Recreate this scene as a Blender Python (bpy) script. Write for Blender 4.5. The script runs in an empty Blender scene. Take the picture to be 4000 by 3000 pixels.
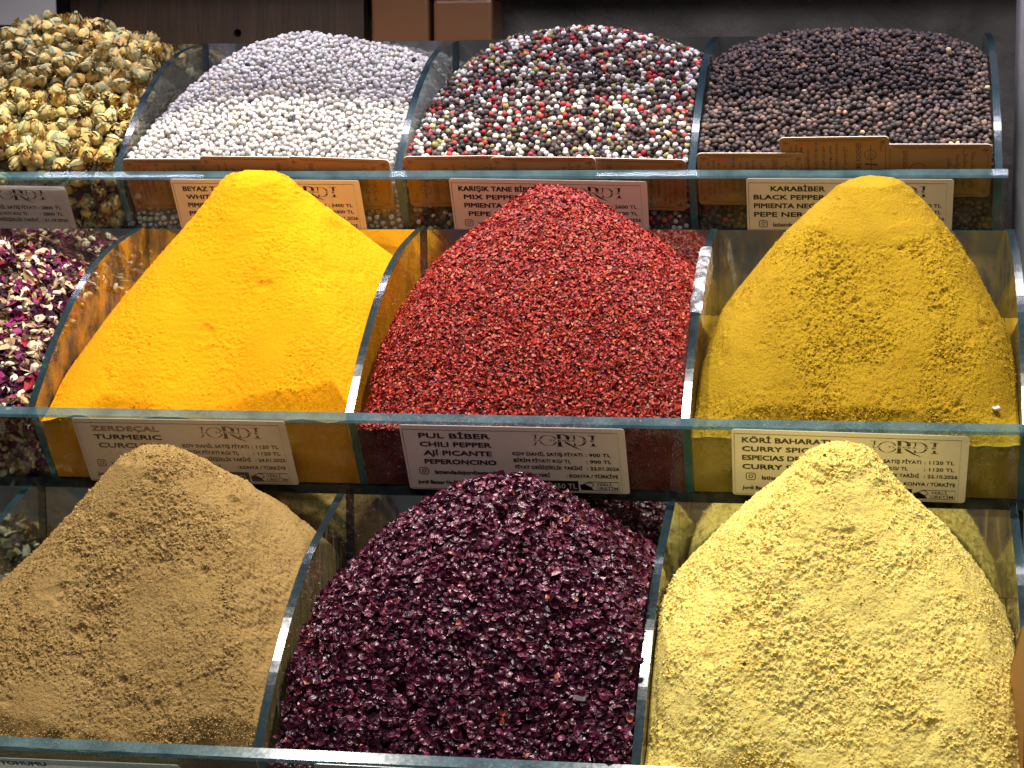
import bpy, bmesh, math, random
import numpy as np
from mathutils import Matrix, Vector

random.seed(7); RNG = np.random.default_rng(7)
scene = bpy.context.scene
COL = scene.collection

# ------------------------------------------------------------------ camera, world, lights, exposure
CAM_R = np.array([[0.98487499, 0.17314469, -0.00649389],      # right
                  [0.01459837, -0.12026718, -0.99263422],     # down
                  [-0.17265035, 0.97752582, -0.12097577]])    # forward
CAM_C = np.array([0.25217, -1.75662, 0.03673])
FPX = 8259.3
cam_data = bpy.data.cameras.new('camera')
cam = bpy.data.objects.new('camera', cam_data); COL.objects.link(cam)
cam_data.sensor_width = 36.0; cam_data.lens = 36.0 * FPX / 4000.0
cam_data.clip_start = 0.05; cam_data.clip_end = 50
m = Matrix.Identity(4)
for i in range(3):
    m[i][0] = CAM_R[0][i]; m[i][1] = -CAM_R[1][i]; m[i][2] = -CAM_R[2][i]; m[i][3] = CAM_C[i]
cam.matrix_world = m
scene.camera = cam

world = bpy.data.worlds.new('World'); scene.world = world; world.use_nodes = True
bg = world.node_tree.nodes['Background']
bg.inputs['Color'].default_value = (0.92, 0.92, 1.0, 1); bg.inputs['Strength'].default_value = 0.045

def area_lamp(name, loc, target, sx, sy, power, color):
    d = bpy.data.lights.new(name, 'AREA'); d.shape = 'RECTANGLE'; d.size = sx; d.size_y = sy
    d.energy = power; d.color = color
    o = bpy.data.objects.new(name, d); COL.objects.link(o)
    o.location = loc
    o.rotation_euler = (Vector(target) - Vector(loc)).to_track_quat('-Z', 'Y').to_euler()
    return o
for kx, kp in ((-0.45, 10.5), (0.0, 11.0), (0.45, 10.5)):
    area_lamp('ceiling_spot', (kx, -0.43, 1.0), (kx * 0.85, -0.24, -0.1), 0.06, 0.06, kp, (1.0, 0.95, 0.865))
led = area_lamp('shelf_led_strip', (-0.05, 0.085, 0.294), (-0.05, 0.09, 0.0), 1.1, 0.012, 2.1, (0.88, 0.83, 1.0)); led.data.spread = math.radians(136)
area_lamp('aisle_lamp', (0.10, -1.30, 0.70), (-0.02, 0.0, 0.05), 0.8, 0.05, 4.2, (0.95, 0.95, 1.0))

scene.view_settings.view_transform = 'Standard'; scene.view_settings.look = 'None'
scene.view_settings.exposure = 0.25; scene.view_settings.gamma = 1.0
scene.view_settings.use_curve_mapping = False
scene.cycles.max_bounces = 10; scene.cycles.transparent_max_bounces = 16
scene.cycles.diffuse_bounces = 5; scene.cycles.glossy_bounces = 5
scene.cycles.caustics_reflective = False; scene.cycles.caustics_refractive = False
scene.cycles.sample_clamp_indirect = 4.0

# ------------------------------------------------------------------ measures (metres)
TILT = math.radians(34.465); TT = math.tan(TILT); CT = math.cos(TILT); ST = math.sin(TILT)
W = 0.25; FH = 0.062; PT = 0.010; DT = 0.006        # bin width, front height, panel and divider thickness
TIER = [(0.0, 0.0), (-0.2447, -0.1735), (-0.4565, -0.3674)]
DX = [[-0.6561, -0.4061, -0.1561, 0.0939, 0.3421], [-0.6379, -0.3879, -0.1379, 0.1121, 0.3525], [-0.6492, -0.3992, -0.1492, 0.1008, 0.3458]]
BACK = [(0.2557, 0.1189), (0.2648, 0.1228), (0.2536, 0.1281)]

# ------------------------------------------------------------------ numpy noise
def _hash(ix, iy, iz, seed):
    h = (ix * 374761393 + iy * 668265263 + iz * 2147483647 + seed * 1274126177) & 0xffffffff
    h = ((h ^ (h >> 13)) * 1274126177) & 0xffffffff
    h = ((h ^ (h >> 16)) * 2246822519) & 0xffffffff
    return ((h ^ (h >> 15)) & 0xffff) / 65535.0
def vnoise(P, seed=0):
    F = np.floor(P).astype(np.int64); f = P - F; f = f * f * f * (f * (f * 6 - 15) + 10)
    x, y, z = F[:, 0], F[:, 1], F[:, 2]; u, v, w = f[:, 0], f[:, 1], f[:, 2]
    def c(a, b, d): return _hash(x + a, y + b, z + d, seed)
    l = lambda a, b, t: a + (b - a) * t
    return l(l(l(c(0,0,0), c(1,0,0), u), l(c(0,1,0), c(1,1,0), u), v), l(l(c(0,0,1), c(1,0,1), u), l(c(0,1,1), c(1,1,1), u), v), w) * 2 - 1
def fbm(P, scale, octs=3, seed=0, gain=0.5):
    P = np.asarray(P, float); r = np.zeros(len(P)); a = 1.0; s = 0.0; q = P / scale
    for o in range(octs):
        r += a * vnoise(q, seed + o * 17); s += a; a *= gain; q = q * 2.03 + 11.7
    return r / s

# ------------------------------------------------------------------ object helpers
def link(name, me, parent=None):
    o = bpy.data.objects.new(name, me); COL.objects.link(o)
    if parent: o.parent = parent
    return o
def empty(name, loc=(0, 0, 0)):
    o = bpy.data.objects.new(name, None); COL.objects.link(o); o.location = loc; o.empty_display_size = 0.01
    return o
def tag(o, label=None, cat=None, group=None, kind=None):
    if label: o['label'] = label
    if cat: o['category'] = cat
    if group: o['group'] = group
    if kind: o['kind'] = kind
    return o
def raw_mesh(name, V, T, mats, colors=None, smooth=False, mat_idx=None):
    """fast mesh from vertex and triangle/quad arrays"""
    V = np.asarray(V, np.float32); T = np.asarray(T, np.int32); n = T.shape[1]
    me = bpy.data.meshes.new(name)
    me.vertices.add(len(V)); me.vertices.foreach_set('co', V.ravel())
    me.loops.add(T.size); me.loops.foreach_set('vertex_index', T.ravel())
    me.polygons.add(len(T)); me.polygons.foreach_set('loop_start', np.arange(0, T.size, n, dtype=np.int32))
    if mat_idx is not None: me.polygons.foreach_set('material_index', np.asarray(mat_idx, np.int32))
    me.polygons.foreach_set('use_smooth', np.full(len(T), smooth))
    if colors is not None:
        at = me.color_attributes.new('Col', 'FLOAT_COLOR', 'POINT')
        c = np.ones((len(V), 4), np.float32); c[:, :3] = colors
        at.data.foreach_set('color', c.ravel())
    for mt in (mats if isinstance(mats, (list, tuple)) else [mats]): me.materials.append(mt)
    me.update(); me.validate()
    return me
def bm_mesh(name, bm, mats, smooth=False):
    me = bpy.data.meshes.new(name); bmesh.ops.recalc_face_normals(bm, faces=bm.faces[:])
    bm.to_mesh(me); bm.free()
    for mt in (mats if isinstance(mats, (list, tuple)) else [mats]): me.materials.append(mt)
    if smooth:
        for p in me.polygons: p.use_smooth = True
    return me
def box_bm(x0, x1, y0, y1, z0, z1, bevel=0.0, seg=2):
    bm = bmesh.new()
    vs = [bm.verts.new(v) for v in [(x0,y0,z0),(x1,y0,z0),(x1,y1,z0),(x0,y1,z0),(x0,y0,z1),(x1,y0,z1),(x1,y1,z1),(x0,y1,z1)]]
    for f in [(0,3,2,1),(4,5,6,7),(0,1,5,4),(1,2,6,5),(2,3,7,6),(3,0,4,7)]: bm.faces.new([vs[i] for i in f])
    if bevel: bmesh.ops.bevel(bm, geom=bm.edges[:], offset=bevel, segments=seg, affect='EDGES', profile=0.6)
    return bm

# ------------------------------------------------------------------ materials
def new_mat(name):
    mt = bpy.data.materials.new(name); mt.use_nodes = True
    nt = mt.node_tree; nt.nodes.clear()
    out = nt.nodes.new('ShaderNodeOutputMaterial')
    return mt, nt, out
def N(nt, t, **kw):
    n = nt.nodes.new(t)
    for k, v in kw.items():
        if k in n.inputs: n.inputs[k].default_value = v
        else: setattr(n, k, v)
    return n
def principled(name, color, rough=0.5, spec=0.5, metal=0.0, noise=None, bump=None, attr=False, coat=0.0, sheen=0.0):
    """noise=(scale, amount, second colour or None), bump=(scale, strength, distance)"""
    mt, nt, out = new_mat(name); L = nt.links.new
    b = N(nt, 'ShaderNodeBsdfPrincipled', Roughness=rough, Metallic=metal)
    b.inputs['Specular IOR Level'].default_value = spec; b.inputs['Coat Weight'].default_value = coat
    L(b.outputs[0], out.inputs[0])
    tc = N(nt, 'ShaderNodeTexCoord')
    col = None
    if attr:
        a = N(nt, 'ShaderNodeVertexColor', layer_name='Col'); col = a.outputs[0]
    if noise:
        nz = N(nt, 'ShaderNodeTexNoise', Scale=noise[0], Detail=5.0); L(tc.outputs['Object'], nz.inputs['Vector'])
        mx = N(nt, 'ShaderNodeMixRGB', blend_type='MIX')
        if col: 
            mu = N(nt, 'ShaderNodeMixRGB', blend_type='MULTIPLY', Fac=1.0); L(col, mu.inputs[1]); mu.inputs[2].default_value = noise[2] + (1,)
            L(col, mx.inputs[1]); L(mu.outputs[0], mx.inputs[2])
        else:
            mx.inputs[1].default_value = color + (1,); mx.inputs[2].default_value = noise[2] + (1,)
        rp = N(nt, 'ShaderNodeMapRange'); rp.inputs[1].default_value = 0.35; rp.inputs[2].default_value = 0.7; rp.inputs[4].default_value = noise[1]
        L(nz.outputs[0], rp.inputs[0]); L(rp.outputs[0], mx.inputs[0]); col = mx.outputs[0]
    if col: L(col, b.inputs['Base Color'])
    else: b.inputs['Base Color'].default_value = color + (1,)
    if bump:
        nb = N(nt, 'ShaderNodeTexNoise', Scale=bump[0], Detail=4.0); L(tc.outputs['Object'], nb.inputs['Vector'])
        bp = N(nt, 'ShaderNodeBump', Strength=bump[1], Distance=bump[2]); L(nb.outputs[0], bp.inputs['Height'])
        L(bp.outputs[0], b.inputs['Normal'])
    return mt

def glass_face(name, dust=None, amount=0.0, tint=(0.93, 0.97, 0.955), streak=(1, 1, 1), scale=60.0, low=0.45, zfade=None):
    """thin clear pane: transparent + fresnel reflection, with powder dust clinging to it in patches"""
    mt, nt, out = new_mat(name); L = nt.links.new
    tr = N(nt, 'ShaderNodeBsdfTransparent', Color=tint + (1,))
    gl = N(nt, 'ShaderNodeBsdfGlossy', Roughness=0.03); gl.inputs['Color'].default_value = (1, 1, 1, 1)
    fr = N(nt, 'ShaderNodeFresnel', IOR=1.45); ge = N(nt, 'ShaderNodeNewGeometry'); sb = N(nt, 'ShaderNodeMath', operation='SUBTRACT'); sb.inputs[0].default_value = 1.0
    L(ge.outputs['Backfacing'], sb.inputs[1]); ml = N(nt, 'ShaderNodeMath', operation='MULTIPLY'); L(fr.outputs[0], ml.inputs[0]); L(sb.outputs[0], ml.inputs[1])
    mx = N(nt, 'ShaderNodeMixShader'); L(ml.outputs[0], mx.inputs[0]); L(tr.outputs[0], mx.inputs[1]); L(gl.outputs[0], mx.inputs[2])
    # faint smudges everywhere
    tc = N(nt, 'ShaderNodeTexCoord'); mp = N(nt, 'ShaderNodeMapping'); mp.inputs['Scale'].default_value = streak
    L(tc.outputs['Object'], mp.inputs[0])
    nz = N(nt, 'ShaderNodeTexNoise', Scale=scale, Detail=8.0, Roughness=0.65); L(mp.outputs[0], nz.inputs['Vector'])
    rp = N(nt, 'ShaderNodeMapRange'); rp.inputs[1].default_value = low; rp.inputs[2].default_value = low + 0.22
    rp.inputs[4].default_value = amount if dust else 0.05
    L(nz.outputs[0], rp.inputs[0])
    df = N(nt, 'ShaderNodeBsdfDiffuse'); df.inputs['Color'].default_value = (dust or (0.7, 0.72, 0.75)) + (1,)
    m2 = N(nt, 'ShaderNodeMixShader'); L(rp.outputs[0], m2.inputs[0]); L(mx.outputs[0], m2.inputs[1]); L(df.outputs[0], m2.inputs[2])
    L(m2.outputs[0], out.inputs[0])
    return mt
def edge_mat(name, col, rough=0.28, var=(0.05, 0.09, 0.12), trans=0.25):
    """polished edge of thick float glass: deep blue-green body, glossy, partly see-through"""
    mt, nt, out = new_mat(name); L = nt.links.new
    b = N(nt, 'ShaderNodeBsdfPrincipled', Roughness=rough); b.inputs['Specular IOR Level'].default_value = 0.6
    tc = N(nt, 'ShaderNodeTexCoord'); nz = N(nt, 'ShaderNodeTexNoise', Scale=45.0, Detail=6.0); L(tc.outputs['Object'], nz.inputs['Vector'])
    mx = N(nt, 'ShaderNodeMixRGB'); mx.inputs[1].default_value = col + (1,); mx.inputs[2].default_value = var + (1,)
    rp = N(nt, 'ShaderNodeMapRange'); rp.inputs[1].default_value = 0.35; rp.inputs[2].default_value = 0.65; L(nz.outputs[0], rp.inputs[0]); L(rp.outputs[0], mx.inputs[0])
    L(mx.outputs[0], b.inputs['Base Color'])
    n2 = N(nt, 'ShaderNodeTexNoise', Scale=320.0, Detail=3.0); L(tc.outputs['Object'], n2.inputs['Vector'])
    r2 = N(nt, 'ShaderNodeMapRange'); r2.inputs[3].default_value = rough * 0.6; r2.inputs[4].default_value = rough * 1.7; L(n2.outputs[0], r2.inputs[0]); L(r2.outputs[0], b.inputs['Roughness'])
    tr = N(nt, 'ShaderNodeBsdfTransparent', Color=(0.45, 0.75, 0.8, 1))
    m2 = N(nt, 'ShaderNodeMixShader', Fac=trans); L(b.outputs[0], m2.inputs[1]); L(tr.outputs[0], m2.inputs[2])
    L(m2.outputs[0], out.inputs[0])
    return mt

GLASS = glass_face('clear_glass')
EDGE = edge_mat('glass_edge', (0.016, 0.034, 0.042), rough=0.15, var=(0.009, 0.02, 0.026), trans=0.08)
FEDGE = edge_mat('glass_front_edge', (0.025, 0.19, 0.25), rough=0.3, var=(0.02, 0.12, 0.17), trans=0.2)  # brighter teal than the other edges: light piped through the glass, put into the colour
RAIL = edge_mat('glass_rail_edge', (0.11, 0.19, 0.225), rough=0.12, var=(0.05, 0.10, 0.125), trans=0.4)
def mirror_mat(name, cols, xs):
    """mirrored back pane; each bin has left its own film of spice on it"""
    mt, nt, out = new_mat(name); L = nt.links.new
    gl = N(nt, 'ShaderNodeBsdfGlossy', Roughness=0.05); gl.inputs['Color'].default_value = (0.58, 0.62, 0.56, 1); df = N(nt, 'ShaderNodeBsdfDiffuse')
    tc = N(nt, 'ShaderNodeTexCoord'); sp = N(nt, 'ShaderNodeSeparateXYZ'); L(tc.outputs['Object'], sp.inputs[0])
    mr = N(nt, 'ShaderNodeMapRange'); mr.inputs[1].default_value = -0.7; mr.inputs[2].default_value = 0.4; L(sp.outputs[0], mr.inputs[0])
    rp = N(nt, 'ShaderNodeValToRGB'); rp.color_ramp.interpolation = 'CONSTANT'; e = rp.color_ramp.elements
    e[0].position = 0.0; e[0].color = cols[0] + (1,); e[1].position = (xs[1] + 0.7) / 1.1; e[1].color = cols[1] + (1,)
    for q in (2, 3): el = e.new((xs[q] + 0.7) / 1.1); el.color = cols[q] + (1,)
    L(mr.outputs[0], rp.inputs[0]); L(rp.outputs[0], df.inputs['Color'])
    mp = N(nt, 'ShaderNodeMapping'); mp.inputs['Scale'].default_value = (1, 1, 0.5); L(tc.outputs['Object'], mp.inputs[0])
    nz = N(nt, 'ShaderNodeTexNoise', Scale=38.0, Detail=7.0, Roughness=0.6); L(mp.outputs[0], nz.inputs['Vector'])
    r2 = N(nt, 'ShaderNodeMapRange'); r2.inputs[1].default_value = 0.40; r2.inputs[2].default_value = 0.66; r2.inputs[3].default_value = 0.06; r2.inputs[4].default_value = 0.45; L(nz.outputs[0], r2.inputs[0])
    mx = N(nt, 'ShaderNodeMixShader'); L(r2.outputs[0], mx.inputs[0]); L(gl.outputs[0], mx.inputs[1]); L(df.outputs[0], mx.inputs[2]); L(mx.outputs[0], out.inputs[0])
    return mt
MIRRORS = [mirror_mat('mirror_top', [(0.3, 0.25, 0.15), (0.35, 0.34, 0.34), (0.10, 0.09, 0.085), (0.07, 0.06, 0.055)], DX[0]),
           mirror_mat('mirror_middle', [(0.2, 0.12, 0.1), (0.72, 0.32, 0.01), (0.30, 0.05, 0.02), (0.42, 0.29, 0.05)], DX[1]),
           mirror_mat('mirror_low', [(0.1, 0.08, 0.05), (0.30, 0.2, 0.08), (0.09, 0.03, 0.04), (0.72, 0.55, 0.16)], DX[2])]
DARKGLASS = principled('dark_base', (0.01, 0.02, 0.022), rough=0.2)
STANDMAT = principled('stand_wood', (0.03, 0.02, 0.014), rough=0.6, noise=(14.0, 0.5, (0.05, 0.035, 0.022)))

# ------------------------------------------------------------------ the stepped stand and the glass trays
def divider_profile(k):
    D, H = BACK[k]
    pts = [(FH * TT, -FH), (0.0, 0.0)]
    ctl = np.array([(0, 0), (0.033, 0.031), (0.062, 0.0535), (0.094, 0.0745), (0.136, 0.095), (0.190, 0.1105), (D, H)])
    if k: ctl[:, 1] *= H / 0.1189
    t = np.linspace(0, 1, len(ctl)); tt = np.linspace(0, 1, 25)
    # Catmull-Rom through the control points
    out = []
    for a in tt[1:]:
        s = a * (len(ctl) - 1); i = min(int(s), len(ctl) - 2); u = s - i
        p0 = ctl[max(i - 1, 0)]; p1 = ctl[i]; p2 = ctl[i + 1]; p3 = ctl[min(i + 2, len(ctl) - 1)]
        out.append(0.5 * ((2 * p1) + (-p0 + p2) * u + (2 * p0 - 5 * p1 + 4 * p2 - p3) * u * u + (-p0 + 3 * p1 - 3 * p2 + p3) * u ** 3))
    pts += [tuple(p) for p in out]
    pts.append((D, -FH))
    return pts
def extrude_profile(name, pts, x0, x1, mats, side_left=0, side_right=0, edge=1, parent=None, bevel=0.0, edge_of=None):
    """plate of profile pts (y,z) between x0 and x1; the two flat sides and the edge strip get their own material"""
    bm = bmesh.new()
    a = [bm.verts.new((x0, y, z)) for y, z in pts]; b = [bm.verts.new((x1, y, z)) for y, z in pts]
    f = bm.faces.new(a); f.material_index = side_left
    f = bm.faces.new(b[::-1]); f.material_index = side_right
    n = len(pts)
    for i in range(n):
        j = (i + 1) % n
        f = bm.faces.new([a[i], b[i], b[j], a[j]]); f.material_index = edge if edge_of is None else edge_of(i)
    return link(name, bm_mesh(name, bm, mats), parent)

TURM = (0.80, 0.34, 0.005); CURRY = (0.52, 0.29, 0.012); CUMIN = (0.42, 0.245, 0.085); PALE = (0.86, 0.66, 0.20)
DUST = {
    (1, 1): (GLASS, glass_face('glass_dusty_turmeric', (0.72, 0.36, 0.015), 0.55, streak=(1, 1, 0.7), scale=46, low=0.42)),
    (1, 2): (glass_face('glass_turmeric_film', (0.75, 0.33, 0.01), 0.75, scale=30, low=0.36), glass_face('glass_chili_film', (0.42, 0.16, 0.03), 0.22, scale=70, low=0.45)),
    (1, 3): (GLASS, glass_face('glass_curry_film', (0.5, 0.3, 0.05), 0.35, streak=(1, 2.5, 0.35), scale=60, low=0.44)),
    (1, 4): (glass_face('glass_curry_wiped', (0.45, 0.3, 0.06), 0.35, streak=(1, 2.5, 0.3), scale=60, low=0.44), GLASS),
    (2, 2): (glass_face('glass_cumin_film', (0.32, 0.2, 0.08), 0.4, scale=45, low=0.42), glass_face('glass_wiped_streaks', (0.55, 0.5, 0.45), 0.3, streak=(1, 3, 0.7), scale=50, low=0.50)),
    (2, 3): (GLASS, glass_face('glass_pale_film', (0.8, 0.6, 0.18), 0.3, streak=(1, 2, 0.4), scale=90, low=0.48)),
    (2, 4): (glass_face('glass_pale_wiped', (0.8, 0.6, 0.2), 0.4, streak=(1, 3, 0.3), scale=60, low=0.46), GLASS),
}
TRAY_LABEL = ['top glass tray of bins holding rosebuds and peppercorns', 'middle glass tray of bins holding petals, turmeric, chili flakes and curry', 'lowest glass tray of bins holding cumin, sumac and pale yellow powder']
TRAYS = []
for k in range(3):
    y0, z0 = TIER[k]; D, H = BACK[k]
    root = empty('glass_tray', (0, y0, z0)); TRAYS.append(root)
    tag(root, TRAY_LABEL[k], 'glass tray', 'stepped glass trays of the spice display')
    xl, xr = DX[k][0], DX[k][4]
    g = 0.0004
    # front panel leaning towards the viewer, small chamfer on the outer top edge
    c = 0.0016
    fp = [(FH * TT, -FH), (0, 0), (-(PT - c) * CT, -(PT - c) * ST), (-PT * CT + c * ST, -PT * ST - c * CT), (FH * TT - PT * CT, -FH - PT * ST)]
    eo = lambda i: {0: 0, 1: 1, 2: 1, 3: 0, 4: 3}[i]
    extrude_profile('front_panel', fp, xl - DT / 2 - 0.004, xr + DT / 2 + 0.004, [GLASS, RAIL, EDGE, DARKGLASS], side_left=2, side_right=2, parent=root, edge_of=eo)
    # base plate and mirrored back
    link('base_panel', bm_mesh('base_panel', box_bm(xl - DT / 2, xr + DT / 2, FH * TT + 0.001, D + 0.006, -FH - 0.0065, -FH - g), [DARKGLASS]), root)
    bp = [(D + g, -FH), (D + g, H), (D + 0.0065, H), (D + 0.0065, -FH)]
    extrude_profile('back_panel', bp, xl - DT / 2, xr + DT / 2, [MIRRORS[k], RAIL, STANDMAT], side_left=1, side_right=1, parent=root, edge_of=lambda i: {0: 0, 1: 1, 2: 2, 3: 2}[i])
    prof = divider_profile(k)
    pr = [(y + g * 2, z) for y, z in prof]
    pr[-1] = (D - g, -FH + g); pr[0] = (FH * TT + 3 * g, -FH + g); pr[-2] = (D - g, H)
    for i, x in enumerate(DX[k]):
        ml, mr = DUST.get((k, i), (GLASS, GLASS))
        extrude_profile('side_panel' if i in (0, 4) else 'divider', pr, x - DT / 2, x + DT / 2, [ml, EDGE, mr, FEDGE], 0, 2, 1, root, edge_of=lambda q: 3 if q == 0 else 1)
stand = empty('display_stand', (0, 0, -1.05)); tag(stand, 'dark stepped wooden stand under the glass trays', 'display stand')
for k in range(3):
    y0, z0 = TIER[k]; D, H = BACK[k]
    y_front = y0 + FH * TT + 0.003
    bm = box_bm(DX[k][0] - 0.002, DX[k][4] + 0.002, y_front, (y0 + D + 0.006) if k == 0 else TIER[k - 1][0] + FH * TT - 0.0, -1.05, z0 - FH - 0.008, 0.0015)
    if k == 1 or k == 2:
        pass
    bmesh.ops.translate(bm, vec=(0, 0, 1.05), verts=bm.verts[:])
    link('step', bm_mesh('step', bm, STANDMAT), stand)

# ------------------------------------------------------------------ setting behind the trays
STONE = principled('stone_wall', (0.32, 0.285, 0.25), rough=0.85, noise=(14.0, 1.0, (0.14, 0.12, 0.105)), bump=(60.0, 1.0, 0.006))
wall_bm = bmesh.new()
nx, nz = 120, 70
Vg = np.array([(-1.0 + 2.0 * i / (nx - 1), 0, -1.05 + 1.75 * j / (nz - 1)) for j in range(nz) for i in range(nx)])
dd = fbm(Vg, 0.09, 4, 5) * 0.006
Vg[:, 1] = 0.42 + dd
Tg = [(j * nx + i, j * nx + i + 1, (j + 1) * nx + i + 1, (j + 1) * nx + i) for j in range(nz - 1) for i in range(nx - 1)]
wall_bm.free()
tag(link('stone_wall', raw_mesh('stone_wall', Vg, Tg, STONE, smooth=True)), 'dark rough stone wall behind the peppercorn bins', 'wall', kind='structure')
floor_bm = box_bm(-1.0, 1.0, -2.4, 0.42, -1.09, -1.0505)
tag(link('floor', bm_mesh('floor', floor_bm, principled('floor_stone', (0.13, 0.12, 0.11), rough=0.5, noise=(12, 0.6, (0.08, 0.075, 0.07)))) ), 'dark stone floor under the stand', 'floor', kind='structure')

shelf = tag(link('overhead_shelf', bm_mesh('overhead_shelf', box_bm(-0.95, 0.345, -0.058, 0.40, 0.30, 0.322, 0.002), STANDMAT)), 'dark shelf above the top glass tray', 'shelf')
def wood_mat(name, c1, c2, scale=(40, 3, 3)):
    mt, nt, out = new_mat(name); L = nt.links.new
    b = N(nt, 'ShaderNodeBsdfPrincipled', Roughness=0.45); L(b.outputs[0], out.inputs[0])
    tc = N(nt, 'ShaderNodeTexCoord'); mp = N(nt, 'ShaderNodeMapping'); mp.inputs['Scale'].default_value = scale; L(tc.outputs['Object'], mp.inputs[0])
    nz = N(nt, 'ShaderNodeTexNoise', Scale=4.0, Detail=8.0, Distortion=1.2); L(mp.outputs[0], nz.inputs['Vector'])
    rp = N(nt, 'ShaderNodeValToRGB'); rp.color_ramp.elements[0].position = 0.3; rp.color_ramp.elements[1].position = 0.72
    rp.color_ramp.elements[0].color = c1 + (1,); rp.color_ramp.elements[1].color = c2 + (1,)
    L(nz.outputs[0], rp.inputs[0]); L(rp.outputs[0], b.inputs['Base Color'])
    bp = N(nt, 'ShaderNodeBump', Strength=0.25, Distance=0.001); L(nz.outputs[0], bp.inputs['Height']); L(bp.outputs[0], b.inputs['Normal'])
    return mt
WOOD = wood_mat('brown_board', (0.085, 0.048, 0.027), (0.15, 0.085, 0.045))
board = empty('wooden_board', (-0.42, 0.36, 0)); tag(board, 'brown wood-grain board with a round hole standing behind the white peppercorns', 'board')
bm = bmesh.new()
HX, HZ, HR = -0.4055 + 0.42, 0.1335, 0.0042
# board front with a real round hole: ring of quads from circle to a square, then a frame around it
def holed_board():
    bm = bmesh.new(); n = 32; xa, xb, za, zb = -0.165, 0.148, -0.3, 0.48; s = 0.02
    def ringv(fn, y): return [bm.verts.new((fn(t)[0], y, fn(t)[1])) for t in range(n)]
    def circ(t): a = 2 * math.pi * t / n; return (HX + HR * math.cos(a), HZ + HR * math.sin(a))
    def sq(t):
        a = 2 * math.pi * t / n; c, sn = math.cos(a), math.sin(a); q = max(abs(c), abs(sn)); return (HX + s * c / q, HZ + s * sn / q)
    c0 = ringv(circ, 0); c1 = ringv(circ, 0.016); q0 = ringv(sq, 0)
    for t in range(n):
        u = (t + 1) % n
        bm.faces.new([c0[t], q0[t], q0[u], c0[u]]); bm.faces.new([c0[u], c1[u], c1[t], c0[t]])
    bm.faces.new(c1)
    def rect(x0, x1, z0, z1): bm.faces.new([bm.verts.new(v) for v in [(x0, 0, z0), (x1, 0, z0), (x1, 0, z1), (x0, 0, z1)]])
    rect(xa, HX - s, za, zb); rect(HX + s, xb, za, zb); rect(HX - s, HX + s, za, HZ - s); rect(HX - s, HX + s, HZ + s, zb)
    for (x0, z0, x1, z1) in [(xa, za, xa, zb), (xb, zb, xb, za), (xa, zb, xb, zb), (xb, za, xa, za)]:
        bm.faces.new([bm.verts.new(v) for v in [(x0, 0, z0), (x1, 0, z1), (x1, 0.018, z1), (x0, 0.018, z0)]])
    return bm
link('panel', bm_mesh('panel', holed_board(), WOOD), board)
jm = principled('groove_dark', (0.012, 0.008, 0.006), rough=0.8)
cable_mat = principled('cable_dark', (0.03, 0.025, 0.02), rough=0.5)

def tube(name, pts, r, mat, parent=None, seg=8):
    pts = [Vector(p) for p in pts]; bm = bmesh.new(); rings = []
    for i, p in enumerate(pts):
        t = (pts[min(i + 1, len(pts) - 1)] - pts[max(i - 1, 0)]).normalized()
        a = t.orthogonal().normalized(); b = t.cross(a)
        if rings:
            pa = prev_a - t * prev_a.dot(t); a = pa.normalized(); b = t.cross(a)
        prev_a = a
        rings.append([bm.verts.new(p + (a * math.cos(2 * math.pi * j / seg) + b * math.sin(2 * math.pi * j / seg)) * r) for j in range(seg)])
    for i in range(len(rings) - 1):
        for j in range(seg): bm.faces.new([rings[i][j], rings[i][(j + 1) % seg], rings[i + 1][(j + 1) % seg], rings[i + 1][j]])
    bm.faces.new(rings[0]); bm.faces.new(rings[-1][::-1])
    return link(name, bm_mesh(name, bm, mat, smooth=True), parent)
arc = [(-0.5435 - 0.014 * math.sin(t * 1.3), 0.352 - 0.006 * t, 0.20 - 0.09 * t) for t in np.linspace(0, 1.2, 14)]
tag(tube('cable', arc, 0.0011, cable_mat), 'thin dark cable hanging in front of the brown board', 'cable')

# white sign with yellow lower edge, top left
SIGNW = principled('sign_white', (0.72, 0.69, 0.66), rough=0.35, noise=(20, 0.3, (0.66, 0.63, 0.6)))
sign = empty('hanging_sign', (-0.66, 0.30, 0.142)); tag(sign, 'white sign with yellow lower edge behind the rosebuds', 'sign')
link('face', bm_mesh('face', box_bm(-0.09, 0.084, -0.003, 0.0, 0.0, 0.14, 0.0008), SIGNW), sign)
link('lower_edge', bm_mesh('lower_edge', box_bm(-0.09, 0.016, -0.0032, 0.0003, -0.005, -0.0002, 0.0006), principled('sign_yellow', (0.75, 0.5, 0.02), rough=0.4)), sign)

TERRA = principled('brown_tin', (0.20, 0.082, 0.028), rough=0.32, noise=(18, 0.35, (0.15, 0.06, 0.022)), coat=0.2)
TERRA_LID = principled('brown_tin_lid', (0.05, 0.022, 0.012), rough=0.35)
ledge = tag(link('back_ledge', bm_mesh('back_ledge', box_bm(-0.66, 0.345, 0.268, 0.358, -1.0498, 0.05, 0.002), STANDMAT)), 'dark ledge behind the top glass tray', 'ledge')
for (xa, xb, ztop, lab) in [(-0.2465, -0.1885, 0.186, 'brown tin box behind the white peppercorns, beside the board'), (-0.1845, -0.1255, 0.160, 'brown tin box with darker lid, behind the mixed peppercorns')]:
    t = empty('tin_box', ((xa + xb) / 2, 0.315, 0.0515)); tag(t, lab, 'box', 'brown boxes on the back ledge')
    hw = (xb - xa) / 2
    bm = box_bm(-hw, hw, -0.028, 0.028, 0, ztop - 0.0515, 0.004, 3)
    link('body', bm_mesh('body', bm, TERRA, smooth=False), t)
    bm = box_bm(-hw - 0.0012, hw + 0.0012, -0.0292, 0.0292, ztop - 0.051, ztop - 0.032, 0.003, 3)
    link('lid', bm_mesh('lid', bm, TERRA_LID), t)

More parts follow.
